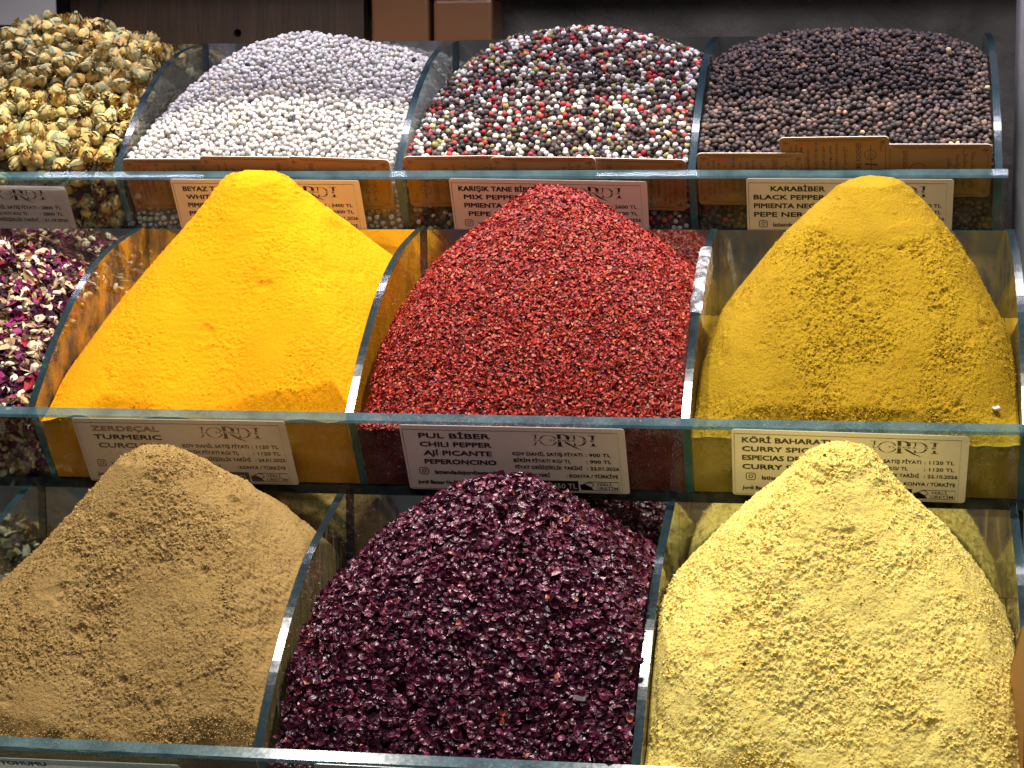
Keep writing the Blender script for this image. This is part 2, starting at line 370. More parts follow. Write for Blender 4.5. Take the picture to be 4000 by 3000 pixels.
# metal post on the right
STEEL = principled('worn_steel', (0.62, 0.62, 0.64), rough=0.28, metal=0.7, noise=(25, 0.6, (0.30, 0.30, 0.31)))
post = tag(link('metal_post', bm_mesh('metal_post', box_bm(-0.03, 0.03, -0.03, 0.03, 0, 1.75, 0.012, 4), STEEL, smooth=True)), 'worn shiny metal post at the end of the top tray', 'post')
post.location = (0.392, 0.14, -1.05)

# ------------------------------------------------------------------ heaps: height fields inside the bins
def interp_profile(P):
    P = np.array(P, float)
    def fn(r):
        z = np.interp(r, P[:, 0], P[:, 1])
        sl = (P[-1, 1] - P[-2, 1]) / (P[-1, 0] - P[-2, 0])
        return np.where(r > P[-1, 0], P[-1, 1] + (r - P[-1, 0]) * sl, z)
    return fn
def smax(a, b, k=0.008):
    h = np.clip(0.5 + 0.5 * (a - b) / k, 0, 1); return b + (a - b) * h + k * h * (1 - h)
def cone_field(xc, yc, left, right, front, back, floor_front=-0.012, floor_slope=0.12, nexp=2.0):
    L, R_, F, B = map(interp_profile, (left, right, front, back))
    def z(x, y):
        dx = x - xc; dy = y - yc
        rr = np.maximum(np.hypot(dx, dy), 1e-6); ne = 2.0 + 2.0 * np.clip((rr - 0.03) / 0.10, 0, 1)
        r = (np.abs(dx) ** ne + np.abs(dy) ** ne) ** (1 / ne)
        cx = (dx / rr) ** 2; cy = 1 - cx
        zs = np.where(dx < 0, L(r), R_(r)) * cx + np.where(dy < 0, F(r), B(r)) * cy
        # soften the seam between left and right profiles
        w = 1 / (1 + np.exp(-dx / 0.008)); zs = (L(r) * (1 - w) + R_(r) * w) * cx + np.where(dy < 0, F(r), B(r)) * cy
        return smax(zs, floor_front + floor_slope * y, 0.012)
    return z
def bin_x(k, i): return DX[k][i] + DT / 2 + 0.0004, DX[k][i + 1] - DT / 2 - 0.0004

FIELD = {}
def radial(prof, xc): return [(abs(x - xc), z) for x, z in prof]
# (tier, bin): field in tray coordinates (x world, y and z relative to the rail)
def fr(zp, d=0.131, zf=-0.010, top=0.028): return [(0, zp), (top * 0.6, zp - 0.003), (top, zp - 0.012), (d * 0.62, zp - 0.012 - (zp - 0.012 - zf) * 0.55), (d, zf)]
FIELD[1, 1] = cone_field(-0.250, 0.138,
    [(0, .176), (.018, .174), (.026, .167), (.041, .149), (.063, .124), (.085, .098), (.105, .073), (.126, .046), (.145, .019), (.165, -.010)],
    [(0, .176), (.018, .175), (.028, .170), (.054, .149), (.084, .127), (.111, .105), (.14, .08)],
    fr(.176), [(0, .176), (.025, .168), (.06, .130), (.10, .085), (.14, .04)])
FIELD[1, 2] = cone_field(-0.006, 0.138,
    [(0, .165), (.012, .163), (.030, .153), (.047, .139), (.069, .125), (.088, .108), (.107, .086), (.119, .066), (.128, .048), (.140, .02), (.155, -.012)],
    [(0, .165), (.015, .162), (.031, .155), (.055, .138), (.084, .119), (.106, .101), (.125, .08)],
    [(0, .165), (.02, .160), (.05, .132), (.08, .091), (.105, .047), (.131, -.010)], [(0, .165), (.03, .155), (.07, .125), (.11, .085), (.14, .05)])
FIELD[1, 3] = cone_field(0.240, 0.138,
    [(0, .170), (.015, .167), (.024, .163), (.041, .149), (.062, .130), (.083, .105), (.101, .083), (.111, .068), (.120, .045), (.13, .015)],
    [(0, .170), (.018, .168), (.025, .165), (.042, .149), (.060, .128), (.078, .104), (.092, .079), (.103, .058), (.114, .022)],
    [(0, .170), (.025, .162), (.05, .130), (.08, .083), (.105, .040), (.131, -.010)], [(0, .170), (.025, .163), (.045, .147), (.08, .108), (.105, .076), (.14, .02)], floor_slope=0.24)
FIELD[2, 1] = cone_field(-0.262, 0.138,
    [(0, .179), (.012, .178), (.026, .169), (.051, .141), (.077, .114), (.099, .092), (.118, .075), (.145, .04)],
    [(0, .179), (.012, .177), (.026, .172), (.053, .154), (.080, .135), (.100, .115), (.115, .097), (.14, .06)],
    fr(.179), [(0, .179), (.026, .171), (.06, .140), (.10, .10), (.14, .05)])
FIELD[2, 2] = cone_field(-0.008, 0.138,
    [(0, .162), (.015, .160), (.033, .154), (.050, .144), (.073, .129), (.094, .111), (.114, .091), (.128, .078), (.134, .062), (.145, .03), (.16, -.01)],
    [(0, .162), (.018, .158), (.032, .153), (.058, .137), (.080, .118), (.103, .102), (.125, .08)],
    [(0, .162), (.02, .157), (.05, .131), (.08, .091), (.105, .047), (.131, -.008)], [(0, .162), (.03, .154), (.07, .128), (.11, .09), (.14, .06)])
FIELD[2, 3] = cone_field(0.224, 0.138,
    [(0, .190), (.012, .188), (.020, .184), (.030, .175), (.051, .155), (.070, .136), (.089, .116), (.108, .096), (.116, .086), (.120, .07), (.13, .03)],
    [(0, .190), (.014, .188), (.022, .184), (.032, .172), (.048, .153), (.066, .135), (.085, .113), (.101, .089), (.116, .061), (.13, .03)],
    fr(.190), [(0, .190), (.02, .185), (.05, .156), (.08, .125), (.11, .092), (.14, .05)], floor_slope=0.28)

def ridge_field(zf, H, y_peak=0.17, p=1.35, drop=0.25):
    """peppercorn heaps: rise from the front rail to a crest, a little lower at the back"""
    H = np.array(H, float)
    def z(x, y):
        h = np.interp(x, H[:, 0], H[:, 1]); t = np.clip(y / y_peak, -0.2, 1)
        s = np.where(t > 0, 1 - (1 - np.clip(t, 0, 1)) ** p, t * 1.2)
        back = np.clip((y - y_peak) / (0.26 - y_peak), 0, 1)
        return zf + (h - zf) * s - drop * h * back ** 1.5
    return z
def smoothH(pts):
    P = np.array(pts, float); xs = np.linspace(P[0, 0], P[-1, 0], 60); z = np.interp(xs, P[:, 0], P[:, 1])
    ker = np.array([1, 2, 3, 2, 1]) / 9; zz = np.convolve(np.pad(z, 2, 'edge'), ker, 'valid')
    return np.c_[xs, zz]
FIELD[0, 0] = ridge_field(0.004, smoothH([(-.66, .11), (-.577, .127), (-.549, .138), (-.521, .146), (-.48, .134), (-.439, .120), (-.406, .108)]))
FIELD[0, 1] = ridge_field(0.003, smoothH([(-.406, .056), (-.385, .080), (-.35, .105), (-.322, .117), (-.287, .125), (-.252, .121), (-.221, .114), (-.182, .106), (-.156, .094)]))
FIELD[0, 2] = ridge_field(0.003, smoothH([(-.156, .062), (-.135, .088), (-.11, .106), (-.083, .119), (-.044, .124), (-.015, .126), (.019, .122), (.057, .112), (.094, .098)]))
FIELD[0, 3] = ridge_field(0.002, smoothH([(.094, .086), (.106, .101), (.143, .113), (.164, .118), (.217, .120), (.265, .118), (.301, .113), (.325, .104), (.342, .090)]))
FIELD[1, 0] = ridge_field(0.0, smoothH([(-.638, .12), (-.5, .12), (-.45, .110), (-.42, .095), (-.388, .078)]))
FIELD[2, 0] = ridge_field(0.0, smoothH([(-.65, .09), (-.5, .085), (-.43, .07), (-.399, .055)]))

def build_heap(k, i, nx, ny, depth=0.010, disp=None, inset=0.0006):
    """grid mesh of a heap: skirts against the glass, then the open surface; returns V, quads, surface mask"""
    y0, z0 = TIER[k]; D, H = BACK[k]; f = FIELD[k, i]; xa, xb = bin_x(k, i)
    xs = np.linspace(xa, xb, nx)
    dep = depth + fbm(np.c_[xs, np.zeros(nx), np.zeros(nx) + k * 7 + i], 0.03, 3, 11) * 0.006 * (depth > 0.006)
    yf = dep * TT + inset
    t = np.linspace(0, 1, ny); t = np.where(t < 0.78, t / 0.78 * 0.52, 0.52 + (t - 0.78) / 0.22 * 0.48)
    X = np.repeat(xs[None], ny, 0); Y = yf[None] + (D - 0.001 - yf[None]) * t[:, None]
    Z = f(X.ravel(), Y.ravel()).reshape(X.shape)
    # meet the glass at the wanted depth
    b = np.clip((Y - yf[None]) / 0.007, 0, 1); b = b * b * (3 - 2 * b)
    Z = -dep[None] * (1 - b) + Z * b
    pr = np.array(divider_profile(k)[1:-1]); zcurve = np.interp(Y, pr[:, 0], pr[:, 1])
    edge_d = np.minimum(X - xa, xb - X); Z = np.minimum(Z, zcurve - 0.003 + edge_d * 1.1)
    P = np.stack([X, Y, Z], -1)
    if disp is not None:
        gy = np.gradient(P, axis=0); gx = np.gradient(P, axis=1)
        n = np.cross(gx.reshape(-1, 3), gy.reshape(-1, 3)); n /= np.linalg.norm(n, axis=1, keepdims=True) + 1e-12
        d = disp(P.reshape(-1, 3) + np.array([0, y0, z0])).reshape(ny, nx)
        fade = np.minimum(np.clip((Y - yf[None]) / 0.004, 0.15, 1), np.minimum(np.clip((X - xa) / 0.003, 0.0, 1), np.clip((xb - X) / 0.003, 0.0, 1)))
        P = P + (n.reshape(ny, nx, 3) * (d * fade)[..., None])
        P[..., 0] = np.clip(P[..., 0], xa, xb); P[..., 1] = np.minimum(P[..., 1], D - 0.0008)
        P[..., 1] = np.maximum(P[..., 1], np.maximum(-P[..., 2], 0) * TT + 0.0005)
    rows = []
    nsk = 6
    for s in range(nsk):
        u = s / nsk; zz = -FH + 0.0015 + (P[0, :, 2] + FH - 0.0015) * u
        rows.append(np.stack([xs, np.maximum(-zz, 0) * TT + inset, zz], -1))
    G = np.concatenate([np.array(rows), P], 0)
    # side skirts
    left = G[:, :1].copy(); left[..., 2] = -FH + 0.0015; left[..., 1] = np.maximum(left[..., 1], (FH - .0015) * TT + 0.0006)
    right = G[:, -1:].copy(); right[..., 2] = -FH + 0.0015; right[..., 1] = np.maximum(right[..., 1], (FH - .0015) * TT + 0.0006)
    G = np.concatenate([left, G, right], 1)
    m_, n_ = G.shape[:2]
    V = G.reshape(-1, 3)
    a = (np.arange(m_ - 1)[:, None] * n_ + np.arange(n_ - 1)[None]).ravel()
    T = np.c_[a, a + 1, a + 1 + n_, a + n_]
    return V, T, G.shape, nsk

def powder_mat(name, c, c2, rough=0.9, grain=900.0, gstr=0.5, gdist=0.0009, speck=None, patch=26.0):
    mt, nt, out = new_mat(name); L = nt.links.new
    b = N(nt, 'ShaderNodeBsdfPrincipled', Roughness=rough); b.inputs['Specular IOR Level'].default_value = 0.12
    L(b.outputs[0], out.inputs[0]); tc = N(nt, 'ShaderNodeTexCoord')
    n1 = N(nt, 'ShaderNodeTexNoise', Scale=patch, Detail=4.0); L(tc.outputs['Object'], n1.inputs['Vector'])
    n2 = N(nt, 'ShaderNodeTexNoise', Scale=grain, Detail=3.0, Roughness=0.7); L(tc.outputs['Object'], n2.inputs['Vector'])
    ad = N(nt, 'ShaderNodeMath', operation='ADD'); L(n1.outputs[0], ad.inputs[0]); L(n2.outputs[0], ad.inputs[1])
    rp = N(nt, 'ShaderNodeMapRange'); rp.inputs[1].default_value = 0.75; rp.inputs[2].default_value = 1.3; L(ad.outputs[0], rp.inputs[0])
    mx = N(nt, 'ShaderNodeMixRGB'); mx.inputs[1].default_value = c + (1,); mx.inputs[2].default_value = c2 + (1,); L(rp.outputs[0], mx.inputs[0])
    col = mx.outputs[0]
    if speck:
        v = N(nt, 'ShaderNodeTexVoronoi', Scale=speck[0]); L(tc.outputs['Object'], v.inputs['Vector'])
        lt = N(nt, 'ShaderNodeMath', operation='LESS_THAN'); lt.inputs[1].default_value = speck[1]; L(v.outputs['Distance'], lt.inputs[0])
        sp = N(nt, 'ShaderNodeSeparateColor'); L(v.outputs['Color'], sp.inputs[0])
        l2 = N(nt, 'ShaderNodeMath', operation='LESS_THAN'); l2.inputs[1].default_value = speck[2]; L(sp.outputs[0], l2.inputs[0])
        mu = N(nt, 'ShaderNodeMath', operation='MULTIPLY'); L(lt.outputs[0], mu.inputs[0]); L(l2.outputs[0], mu.inputs[1])
        m2 = N(nt, 'ShaderNodeMixRGB'); L(mu.outputs[0], m2.inputs[0]); L(col, m2.inputs[1]); m2.inputs[2].default_value = speck[3] + (1,); col = m2.outputs[0]
    L(col, b.inputs['Base Color'])
    bp = N(nt, 'ShaderNodeBump', Strength=gstr, Distance=gdist); L(n2.outputs[0], bp.inputs['Height']); L(bp.outputs[0], b.inputs['Normal'])
    return mt

OCC = []      # occluding points for choosing the pieces that can be seen
def project(P):
    q = (np.asarray(P) - CAM_C) @ CAM_R.T
    return 512 + q[:, 0] / q[:, 2] * FPX * 0.256, 384 + q[:, 1] / q[:, 2] * FPX * 0.256, q[:, 2]

# --- micro relief of each powder
def clump(P, s, seed, sharp=1.0):
    n = fbm(P, s, 3, seed, 0.6); return n
def pits(P, s, seed, thr):
    n = fbm(P, s, 2, seed); return -np.clip(n - thr, 0, 1)
def terrace(P, seed, s=0.012, squash=3.0):
    """slumped crust: overlapping little scarps running across the slope"""
    Q = P * np.array([1, 1, squash]); w = fbm(P, 0.02, 2, seed) * 0.6
    v = (P[:, 2] / s + w * 1.4 + fbm(Q, 0.01, 2, seed + 3) * 0.4); fr_ = v - np.floor(v)
    return (fr_ ** 2)
def disp_turmeric(P):
    cap = np.clip((P[:, 2] + 0.052) / 0.03, 0, 1); Q = P * np.array([1, 1, 1.7])
    d = fbm(P, 0.05, 2, 21) * 0.0012 + fbm(Q, 0.0022, 3, 22, 0.75) * 0.0011 * np.clip(0.75 + fbm(P, 0.03, 2, 26), 0.25, 1.2)
    d += (terrace(P, 27, 0.006) - 0.4) * 0.00045 * np.clip(fbm(P, 0.04, 2, 28) + 0.25, 0, 1)
    d += cap * (terrace(P, 23, 0.013) - 0.4) * 0.0019 * np.clip(fbm(P, 0.022, 2, 29) + 0.45, 0, 1)
    d += -np.clip(fbm(P, 0.02, 2, 24) - 0.42, 0, 1) * 0.005
    return d
def grain(P, s, seed):
    """crumbly grain: rounded lumps with sharp dark gaps between them"""
    n = fbm(P, s, 3, seed, 0.62); m_ = fbm(P + 3.3, s * 0.8, 2, seed + 50, 0.6)
    return np.maximum(n, m_) - 0.15
def disp_curry(P):
    lump = P[:, 2] + 0.058 + fbm(P, 0.022, 3, 38) * 0.014 - np.abs(P[:, 0] - 0.255) * 0.25
    cap = np.clip(lump / 0.009, 0, 1)
    side = np.clip((np.abs(P[:, 0] - 0.245) - 0.055) / 0.04, 0, 0.7)
    patch = np.clip(fbm(P, 0.03, 3, 31) * 1.4 + 0.85, 0.35, 1.2) * (1 - side * 0.6)
    d = fbm(P, 0.05, 2, 33) * 0.0012 + (1 - cap * 0.75) * (grain(P, 0.0017, 32) * 0.0019 + grain(P, 0.0045, 30) * 0.0012) * patch
    d += -(1 - cap) * np.clip(fbm(P, 0.009, 2, 36) - 0.32, 0, 1) * 0.005 * patch
    d += cap * (0.0008 + (terrace(P, 35, 0.012) - 0.4) * 0.0016 * np.clip(fbm(P, 0.02, 2, 39) + 0.4, 0, 1))
    return d
def disp_cumin(P):
    patch = np.clip(fbm(P, 0.035, 3, 41) * 1.6 + 0.80, 0.3, 1.2)
    d = fbm(P, 0.05, 2, 43) * 0.0016 + (grain(P, 0.0016, 42) * 0.0018 + grain(P, 0.0046, 46) * 0.0010) * patch + fbm(P, 0.011, 2, 45) * 0.0012 * patch
    d += -np.clip(fbm(P, 0.014, 2, 44) - 0.48, 0, 1) * 0.008
    return d
def disp_pale(P):
    patch = np.clip(fbm(P, 0.03, 3, 51) * 1.4 + 0.85, 0.3, 1.2)
    d = fbm(P, 0.05, 2, 53) * 0.0016 + (grain(P, 0.0020, 52) * 0.0020 + grain(P, 0.0055, 56) * 0.0012) * patch + fbm(P, 0.014, 2, 54) * 0.0011
    d += -np.clip(fbm(P, 0.018, 2, 55) - 0.52, 0, 1) * 0.008
    return d

M_TURM = powder_mat('turmeric_powder', (0.80, 0.345, 0.003), (0.70, 0.27, 0.002), grain=700, gstr=0.55)
M_CURRY = powder_mat('curry_powder', (0.42, 0.26, 0.013), (0.325, 0.185, 0.008), grain=600, gstr=0.8, gdist=0.0014)
M_CUMIN = powder_mat('cumin_powder', (0.37, 0.237, 0.085), (0.28, 0.168, 0.055), grain=520, gstr=0.9, gdist=0.0016, speck=(420, 0.35, 0.06, (0.12, 0.075, 0.03)))
M_PALE = powder_mat('pale_yellow_powder', (0.79, 0.635, 0.185), (0.74, 0.555, 0.125), grain=480, gstr=0.7, gdist=0.0014, speck=(230, 0.30, 0.018, (0.10, 0.10, 0.03)))

def add_heap(k, i, name, label, cat, mat, nx, ny, disp, depth=0.009, part='powder', single=True):
    y0, z0 = TIER[k]
    V, T, shp, nsk = build_heap(k, i, nx, ny, depth, disp)
    loc = np.array([(DX[k][i] + DX[k][i + 1]) / 2, y0 + 0.12, z0 - FH])
    Vw = V + np.array([0, y0, z0]); OCC.append(Vw)
    me = raw_mesh(name, Vw - loc, T, mat, smooth=True)
    if single:
        o = link(name, me); o.location = loc
    else:
        o = empty(name, loc); s = link(part, me, o)
    tag(o, label, cat)
    return o, loc

H_TURM, TLOC = add_heap(1, 1, 'spice_mound', 'smooth bright orange-yellow turmeric mound in the middle tray', 'spice mound', M_TURM, 320, 380, disp_turmeric)
H_CURRY, CLOC = add_heap(1, 3, 'spice_mound', 'grainy mustard-yellow curry mound in the middle tray', 'spice mound', M_CURRY, 310, 360, disp_curry, depth=0.015)
H_CUMIN, CULOC = add_heap(2, 1, 'spice_mound', 'tan brown cumin powder mound in the lowest tray', 'spice mound', M_CUMIN, 310, 360, disp_cumin)
H_PALE, PLOC = add_heap(2, 3, 'spice_mound', 'crumbly pale yellow spice mound in the lowest tray', 'spice mound', M_PALE, 310, 360, disp_pale)
for o in (H_TURM, H_CURRY, H_CUMIN, H_PALE): o['group'] = 'cone shaped spice mounds'

# ------------------------------------------------------------------ scattering pieces on a heap
def surf_sample(k, i, n, ymin=0.004, ymax=None):
    """random points on the heap surface, even per surface area; returns P (tray coords), normals"""
    D, H = BACK[k]; f = FIELD[k, i]; xa, xb = bin_x(k, i); ymax = ymax or D - 0.004
    x = RNG.uniform(xa + 0.001, xb - 0.001, n * 6); y = RNG.uniform(ymin, ymax, n * 6)
    e = 0.0015; z = f(x, y); zx = (f(x + e, y) - f(x - e, y)) / (2 * e); zy = (f(x, y + e) - f(x, y - e)) / (2 * e)
    a = np.minimum(np.sqrt(1 + zx ** 2 + zy ** 2), 2.6); keep = RNG.uniform(0, 2.6, n * 6) < a
    x, y, z, zx, zy = [q[keep][:n] for q in (x, y, z, zx, zy)]
    nn = np.c_[-zx, -zy, np.ones_like(zx)]; nn /= np.linalg.norm(nn, axis=1, keepdims=True)
    return np.c_[x, y, z], nn
def front_sample(k, i, n, zlo=-0.055, zhi=-0.004):
    """points just behind the leaning front glass"""
    xa, xb = bin_x(k, i); x = RNG.uniform(xa + .002, xb - .002, n); z = RNG.uniform(zlo, zhi, n)
    nn = np.repeat(np.array([[0, -CT, -ST]]), n, 0)
    return np.c_[x, -z * TT, z], nn
def poisson(P, rmin):
    """keep points no closer than rmin (grid hashing)"""
    cell = {}; keep = []; r2 = rmin * rmin; inv = 1 / rmin
    for idx, p in enumerate(P.tolist()):
        c = (int(p[0] * inv + 1000), int(p[1] * inv + 1000), int(p[2] * inv + 1000)); ok = True
        for a in (-1, 0, 1):
            for b in (-1, 0, 1):
                for d in (-1, 0, 1):
                    for q in cell.get((c[0] + a, c[1] + b, c[2] + d), ()):
                        if (q[0]-p[0])**2 + (q[1]-p[1])**2 + (q[2]-p[2])**2 < r2: ok = False; break
                    if not ok: break
                if not ok: break
            if not ok: break
        if ok: cell.setdefault(c, []).append(p); keep.append(idx)
    return np.array(keep)
def frames(nn, tilt, flat=1.0):
    """rotation matrices whose z axis is the normal tilted by a random angle, with random spin"""
    n = len(nn); jit = RNG.normal(0, tilt, (n, 3)); z = nn * flat + jit; z /= np.linalg.norm(z, axis=1, keepdims=True)
    r = RNG.normal(0, 1, (n, 3)); x = r - z * np.sum(r * z, 1, keepdims=True); x /= np.linalg.norm(x, axis=1, keepdims=True)
    y = np.cross(z, x)
    return np.stack([x, y, z], -1)
def merge(variants, vid, P, Rm, S, C):
    """join transformed copies of the variants (V,T,shade per vertex) into one vertex/triangle/colour set"""
    VV, TT_, CC = [], [], []; off = 0
    for a, (v, t, sh) in enumerate(variants):
        idx = np.where(vid == a)[0]
        if not len(idx): continue
        S_ = S[idx]; S_ = S_[:, None, None] if S_.ndim == 1 else S_[:, None, :]
        w = np.einsum('nij,nvj->nvi', Rm[idx], v[None] * S_) + P[idx][:, None]
        VV.append(w.reshape(-1, 3)); TT_.append((t[None] + (np.arange(len(idx)) * len(v))[:, None, None]).reshape(-1, 3) + off)
        CC.append((C[idx][:, None] * sh[None]).reshape(-1, 3)); off += len(idx) * len(v)
    return np.concatenate(VV), np.concatenate(TT_), np.concatenate(CC)
PENDING = []   # heaps of pieces, finished once all occluders are known
def ico(sub):
    bm = bmesh.new(); bmesh.ops.create_icosphere(bm, subdivisions=sub, radius=1.0)
    v = np.array([q.co[:] for q in bm.verts]); t = np.array([[x.index for x in f.verts] for f in bm.faces]); bm.free(); return v, t
ICO1, ICO2, ICO3 = ico(1), ico(2), ico(3)
def ball_variants(n, rough, wr=0.0, sub=ICO2, squash=0.0, seed=60):
    out = []
    for a in range(n):
        v, t = sub; d = 1 + rough * fbm(v + a * 5.1, 1.1, 2, seed + a)
        sh = np.ones(len(v))
        if wr:
            q = fbm(v * 1.0 + a * 9.7, 0.42, 2, seed + 40 + a); d = d + wr * (np.abs(q) * 2 - 0.55); sh = np.clip(0.75 + np.abs(q) * 0.9, 0.5, 1.35)
        w = v * d[:, None]; w[:, 2] *= 1 - squash * (a % 3) / 2
        out.append((w, t, sh[:, None] * np.ones(3)))
    return out

def flake_variants(n, sides=5, bend=0.25, elong=1.35, seed=80, dome=False):
    r = np.random.default_rng(seed); out = []
    for a in range(n):
        m_ = sides + r.integers(0, 2); an = np.sort(np.linspace(0, 2 * np.pi, m_, endpoint=False) + r.uniform(-.3, .3, m_))
        rad = r.uniform(0.7, 1.15, m_); e = r.uniform(1.0, elong)
        rim = np.c_[rad * np.cos(an) * e, rad * np.sin(an) / e, r.normal(0, bend, m_)]
        if dome: rim[:, 2] -= 0.35
        v = np.r_[[[0, 0, 0.05]], rim]; t = np.array([[0, 1 + j, 1 + (j + 1) % m_] for j in range(m_)])
        sh = np.r_[[1.1], r.uniform(0.75, 1.1, m_)]
        out.append((v, t, sh[:, None] * np.ones(3)))
    return out

def shell_variants(n, seed=90):
    """curled husk: a cupped disc with wavy rim (sumac, petals)"""
    r = np.random.default_rng(seed); out = []
    for a in range(n):
        m_ = 7; an = np.linspace(0, 2 * np.pi, m_, endpoint=False) + r.uniform(-.15, .15, m_)
        cup = r.uniform(0.08, 0.5); e = r.uniform(0.9, 1.35)
        mid = np.c_[0.55 * np.cos(an) * e, 0.55 * np.sin(an) / e, cup * 0.3 + r.normal(0, .06, m_)]
        rim = np.c_[np.cos(an) * e * r.uniform(.8, 1.1, m_), np.sin(an) / e * r.uniform(.8, 1.1, m_), cup + r.normal(0, .16, m_)]
        v = np.r_[[[0, 0, 0]], mid, rim]
        t = [[0, 1 + j, 1 + (j + 1) % m_] for j in range(m_)]
        for j in range(m_):
            u = (j + 1) % m_; t += [[1 + j, 1 + m_ + j, 1 + m_ + u], [1 + j, 1 + m_ + u, 1 + u]]
        if a % 2: v[:, 2] *= -1
        sh = np.r_[[0.9], r.uniform(.8, 1.05, m_), r.uniform(.9, 1.25, m_)]
        out.append((v, np.array(t), sh[:, None] * np.ones(3)))
    return out

def piece_heap(k, i, root_loc, root, piece, stuffname, mat, variants, vid, P, Rm, S, C, zmin=0.012, smooth=True, count=300, ok=None):
    P = P + np.array([0, TIER[k][0], TIER[k][1]])
    PENDING.append(dict(k=k, loc=root_loc, root=root, piece=piece, stuff=stuffname, mat=mat, var=variants, vid=vid, P=P, R=Rm, S=S, C=C, zmin=TIER[k][1] + zmin, smooth=smooth, count=count, ok=ok))
    OCC.append(P)

def heap_root(k, i, name, label, cat):
    y0, z0 = TIER[k]; loc = np.array([(DX[k][i] + DX[k][i + 1]) / 2, y0 + 0.12, z0 - FH])
    o = empty(name, loc); tag(o, label, cat); return o, loc
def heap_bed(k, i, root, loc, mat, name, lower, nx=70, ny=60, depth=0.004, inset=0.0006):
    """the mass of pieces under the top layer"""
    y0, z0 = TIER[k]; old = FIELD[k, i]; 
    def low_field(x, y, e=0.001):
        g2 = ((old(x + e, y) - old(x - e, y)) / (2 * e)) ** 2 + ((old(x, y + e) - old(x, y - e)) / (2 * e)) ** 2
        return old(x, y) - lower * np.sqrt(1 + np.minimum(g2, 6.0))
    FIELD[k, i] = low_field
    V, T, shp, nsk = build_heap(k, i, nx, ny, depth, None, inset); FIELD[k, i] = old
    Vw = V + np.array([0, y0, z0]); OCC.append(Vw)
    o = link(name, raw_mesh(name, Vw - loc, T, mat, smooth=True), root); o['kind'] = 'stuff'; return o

# --- peppercorns
M_PEP = principled('peppercorn', (0.5, 0.5, 0.5), rough=0.55, spec=0.3, attr=True, noise=(700, 0.45, (0.72, 0.70, 0.68)), bump=(900, 0.35, 0.0006))
def pal(n, cols, w, jit=0.10):
    c = np.array(cols)[RNG.choice(len(cols), n, p=np.array(w) / sum(w))]; return np.clip(c * (1 + RNG.normal(0, jit, (n, 1))) * (1 + RNG.normal(0, jit * 0.3, (n, 3))), 0.002, 0.95)
WHITEP = [(0.62, 0.60, 0.56), (0.58, 0.55, 0.52), (0.66, 0.63, 0.57), (0.52, 0.47, 0.42), (0.50, 0.48, 0.49), (0.60, 0.52, 0.40)]
BLACKP = [(0.056, 0.038, 0.036), (0.088, 0.056, 0.050), (0.034, 0.026, 0.027), (0.14, 0.085, 0.066), (0.22, 0.13, 0.092)]
V_SMOOTH = ball_variants(6, 0.10, 0.03, ICO2, 0.06, 60); V_WRINK = ball_variants(8, 0.16, 0.30, ICO2, 0.1, 140)
V_LOW = ball_variants(3, 0.1, 0, ICO1, 0, 200)
V_GREEN = ball_variants(4, 0.25, 0.34, ICO2, 0.1, 240)
def peppercorns(k, i, label, mixfn, bed_col, d=0.0049, nx=1):
    root, loc = heap_root(k, i, 'peppercorn_heap', label, 'peppercorn heap'); root['group'] = 'heaps of peppercorns in the top tray'
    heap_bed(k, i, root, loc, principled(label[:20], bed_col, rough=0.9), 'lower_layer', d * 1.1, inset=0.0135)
    P, nn = surf_sample(k, i, 30000, 0.002); kp = poisson(P, d * 0.86); P, nn = P[kp], nn[kp]
    P = P + nn * (RNG.uniform(-0.45, 0.25, (len(P), 1)) * d)
    Pf, nf = front_sample(k, i, 6000, -FH + 0.003, -0.006); kf = poisson(Pf, d * 0.9); Pf, nf = Pf[kf], nf[kf]; Pf = Pf - nf * (d * 0.53)
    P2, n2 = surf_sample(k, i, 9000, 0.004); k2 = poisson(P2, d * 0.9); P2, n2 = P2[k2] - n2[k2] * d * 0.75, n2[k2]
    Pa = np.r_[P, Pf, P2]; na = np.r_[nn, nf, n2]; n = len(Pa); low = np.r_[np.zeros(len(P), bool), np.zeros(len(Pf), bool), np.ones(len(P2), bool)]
    var, vid, C, sc = mixfn(n, low, Pa)
    S = d / 2 * sc * RNG.normal(1.0, 0.07, n).clip(0.8, 1.2)
    back_off = np.where(Pa[:, 2] > -0.040, 0.0088 / CT, 0.0) * (Pa[:, 2] < 0.02)
    Pa[:, 1] = np.maximum(Pa[:, 1], np.where(back_off > 0, -Pa[:, 2], np.maximum(-Pa[:, 2], 0)) * TT + back_off + S * 1.15)
    xa, xb = bin_x(k, i); Pa[:, 0] = np.clip(Pa[:, 0], xa + S, xb - S)
    piece_heap(k, i, loc, root, 'peppercorn', 'peppercorns', M_PEP, var, vid, Pa, frames(np.array([[0, 0, 1.0]]).repeat(n, 0), 3.0), S, C, zmin=0.022, ok=~low)
def mix_white(n, low, P):
    var = V_SMOOTH + V_LOW; vid = np.where(low, 6 + RNG.integers(0, 3, n), RNG.integers(0, 6, n)); C = pal(n, WHITEP, [5, 4, 3, 1.2, 2, .35], 0.07)
    dk = RNG.uniform(0, 1, n) < 0.006; C[dk] = (0.06, 0.05, 0.05); return var, vid, C, np.ones(n)
def mix_black(n, low, P):
    var = V_WRINK + V_LOW; vid = np.where(low, 8 + RNG.integers(0, 3, n), RNG.integers(0, 8, n)); C = pal(n, BLACKP, [5, 5, 3, 2.2, .7], 0.16)
    a = RNG.uniform(0, 1, n); C[a < 0.003] = (0.6, 0.45, 0.25); C[(a > 0.003) & (a < 0.0035)] = (0.55, 0.02, 0.02); C[low] *= 0.6; return var, vid, C, np.full(n, 1.06)
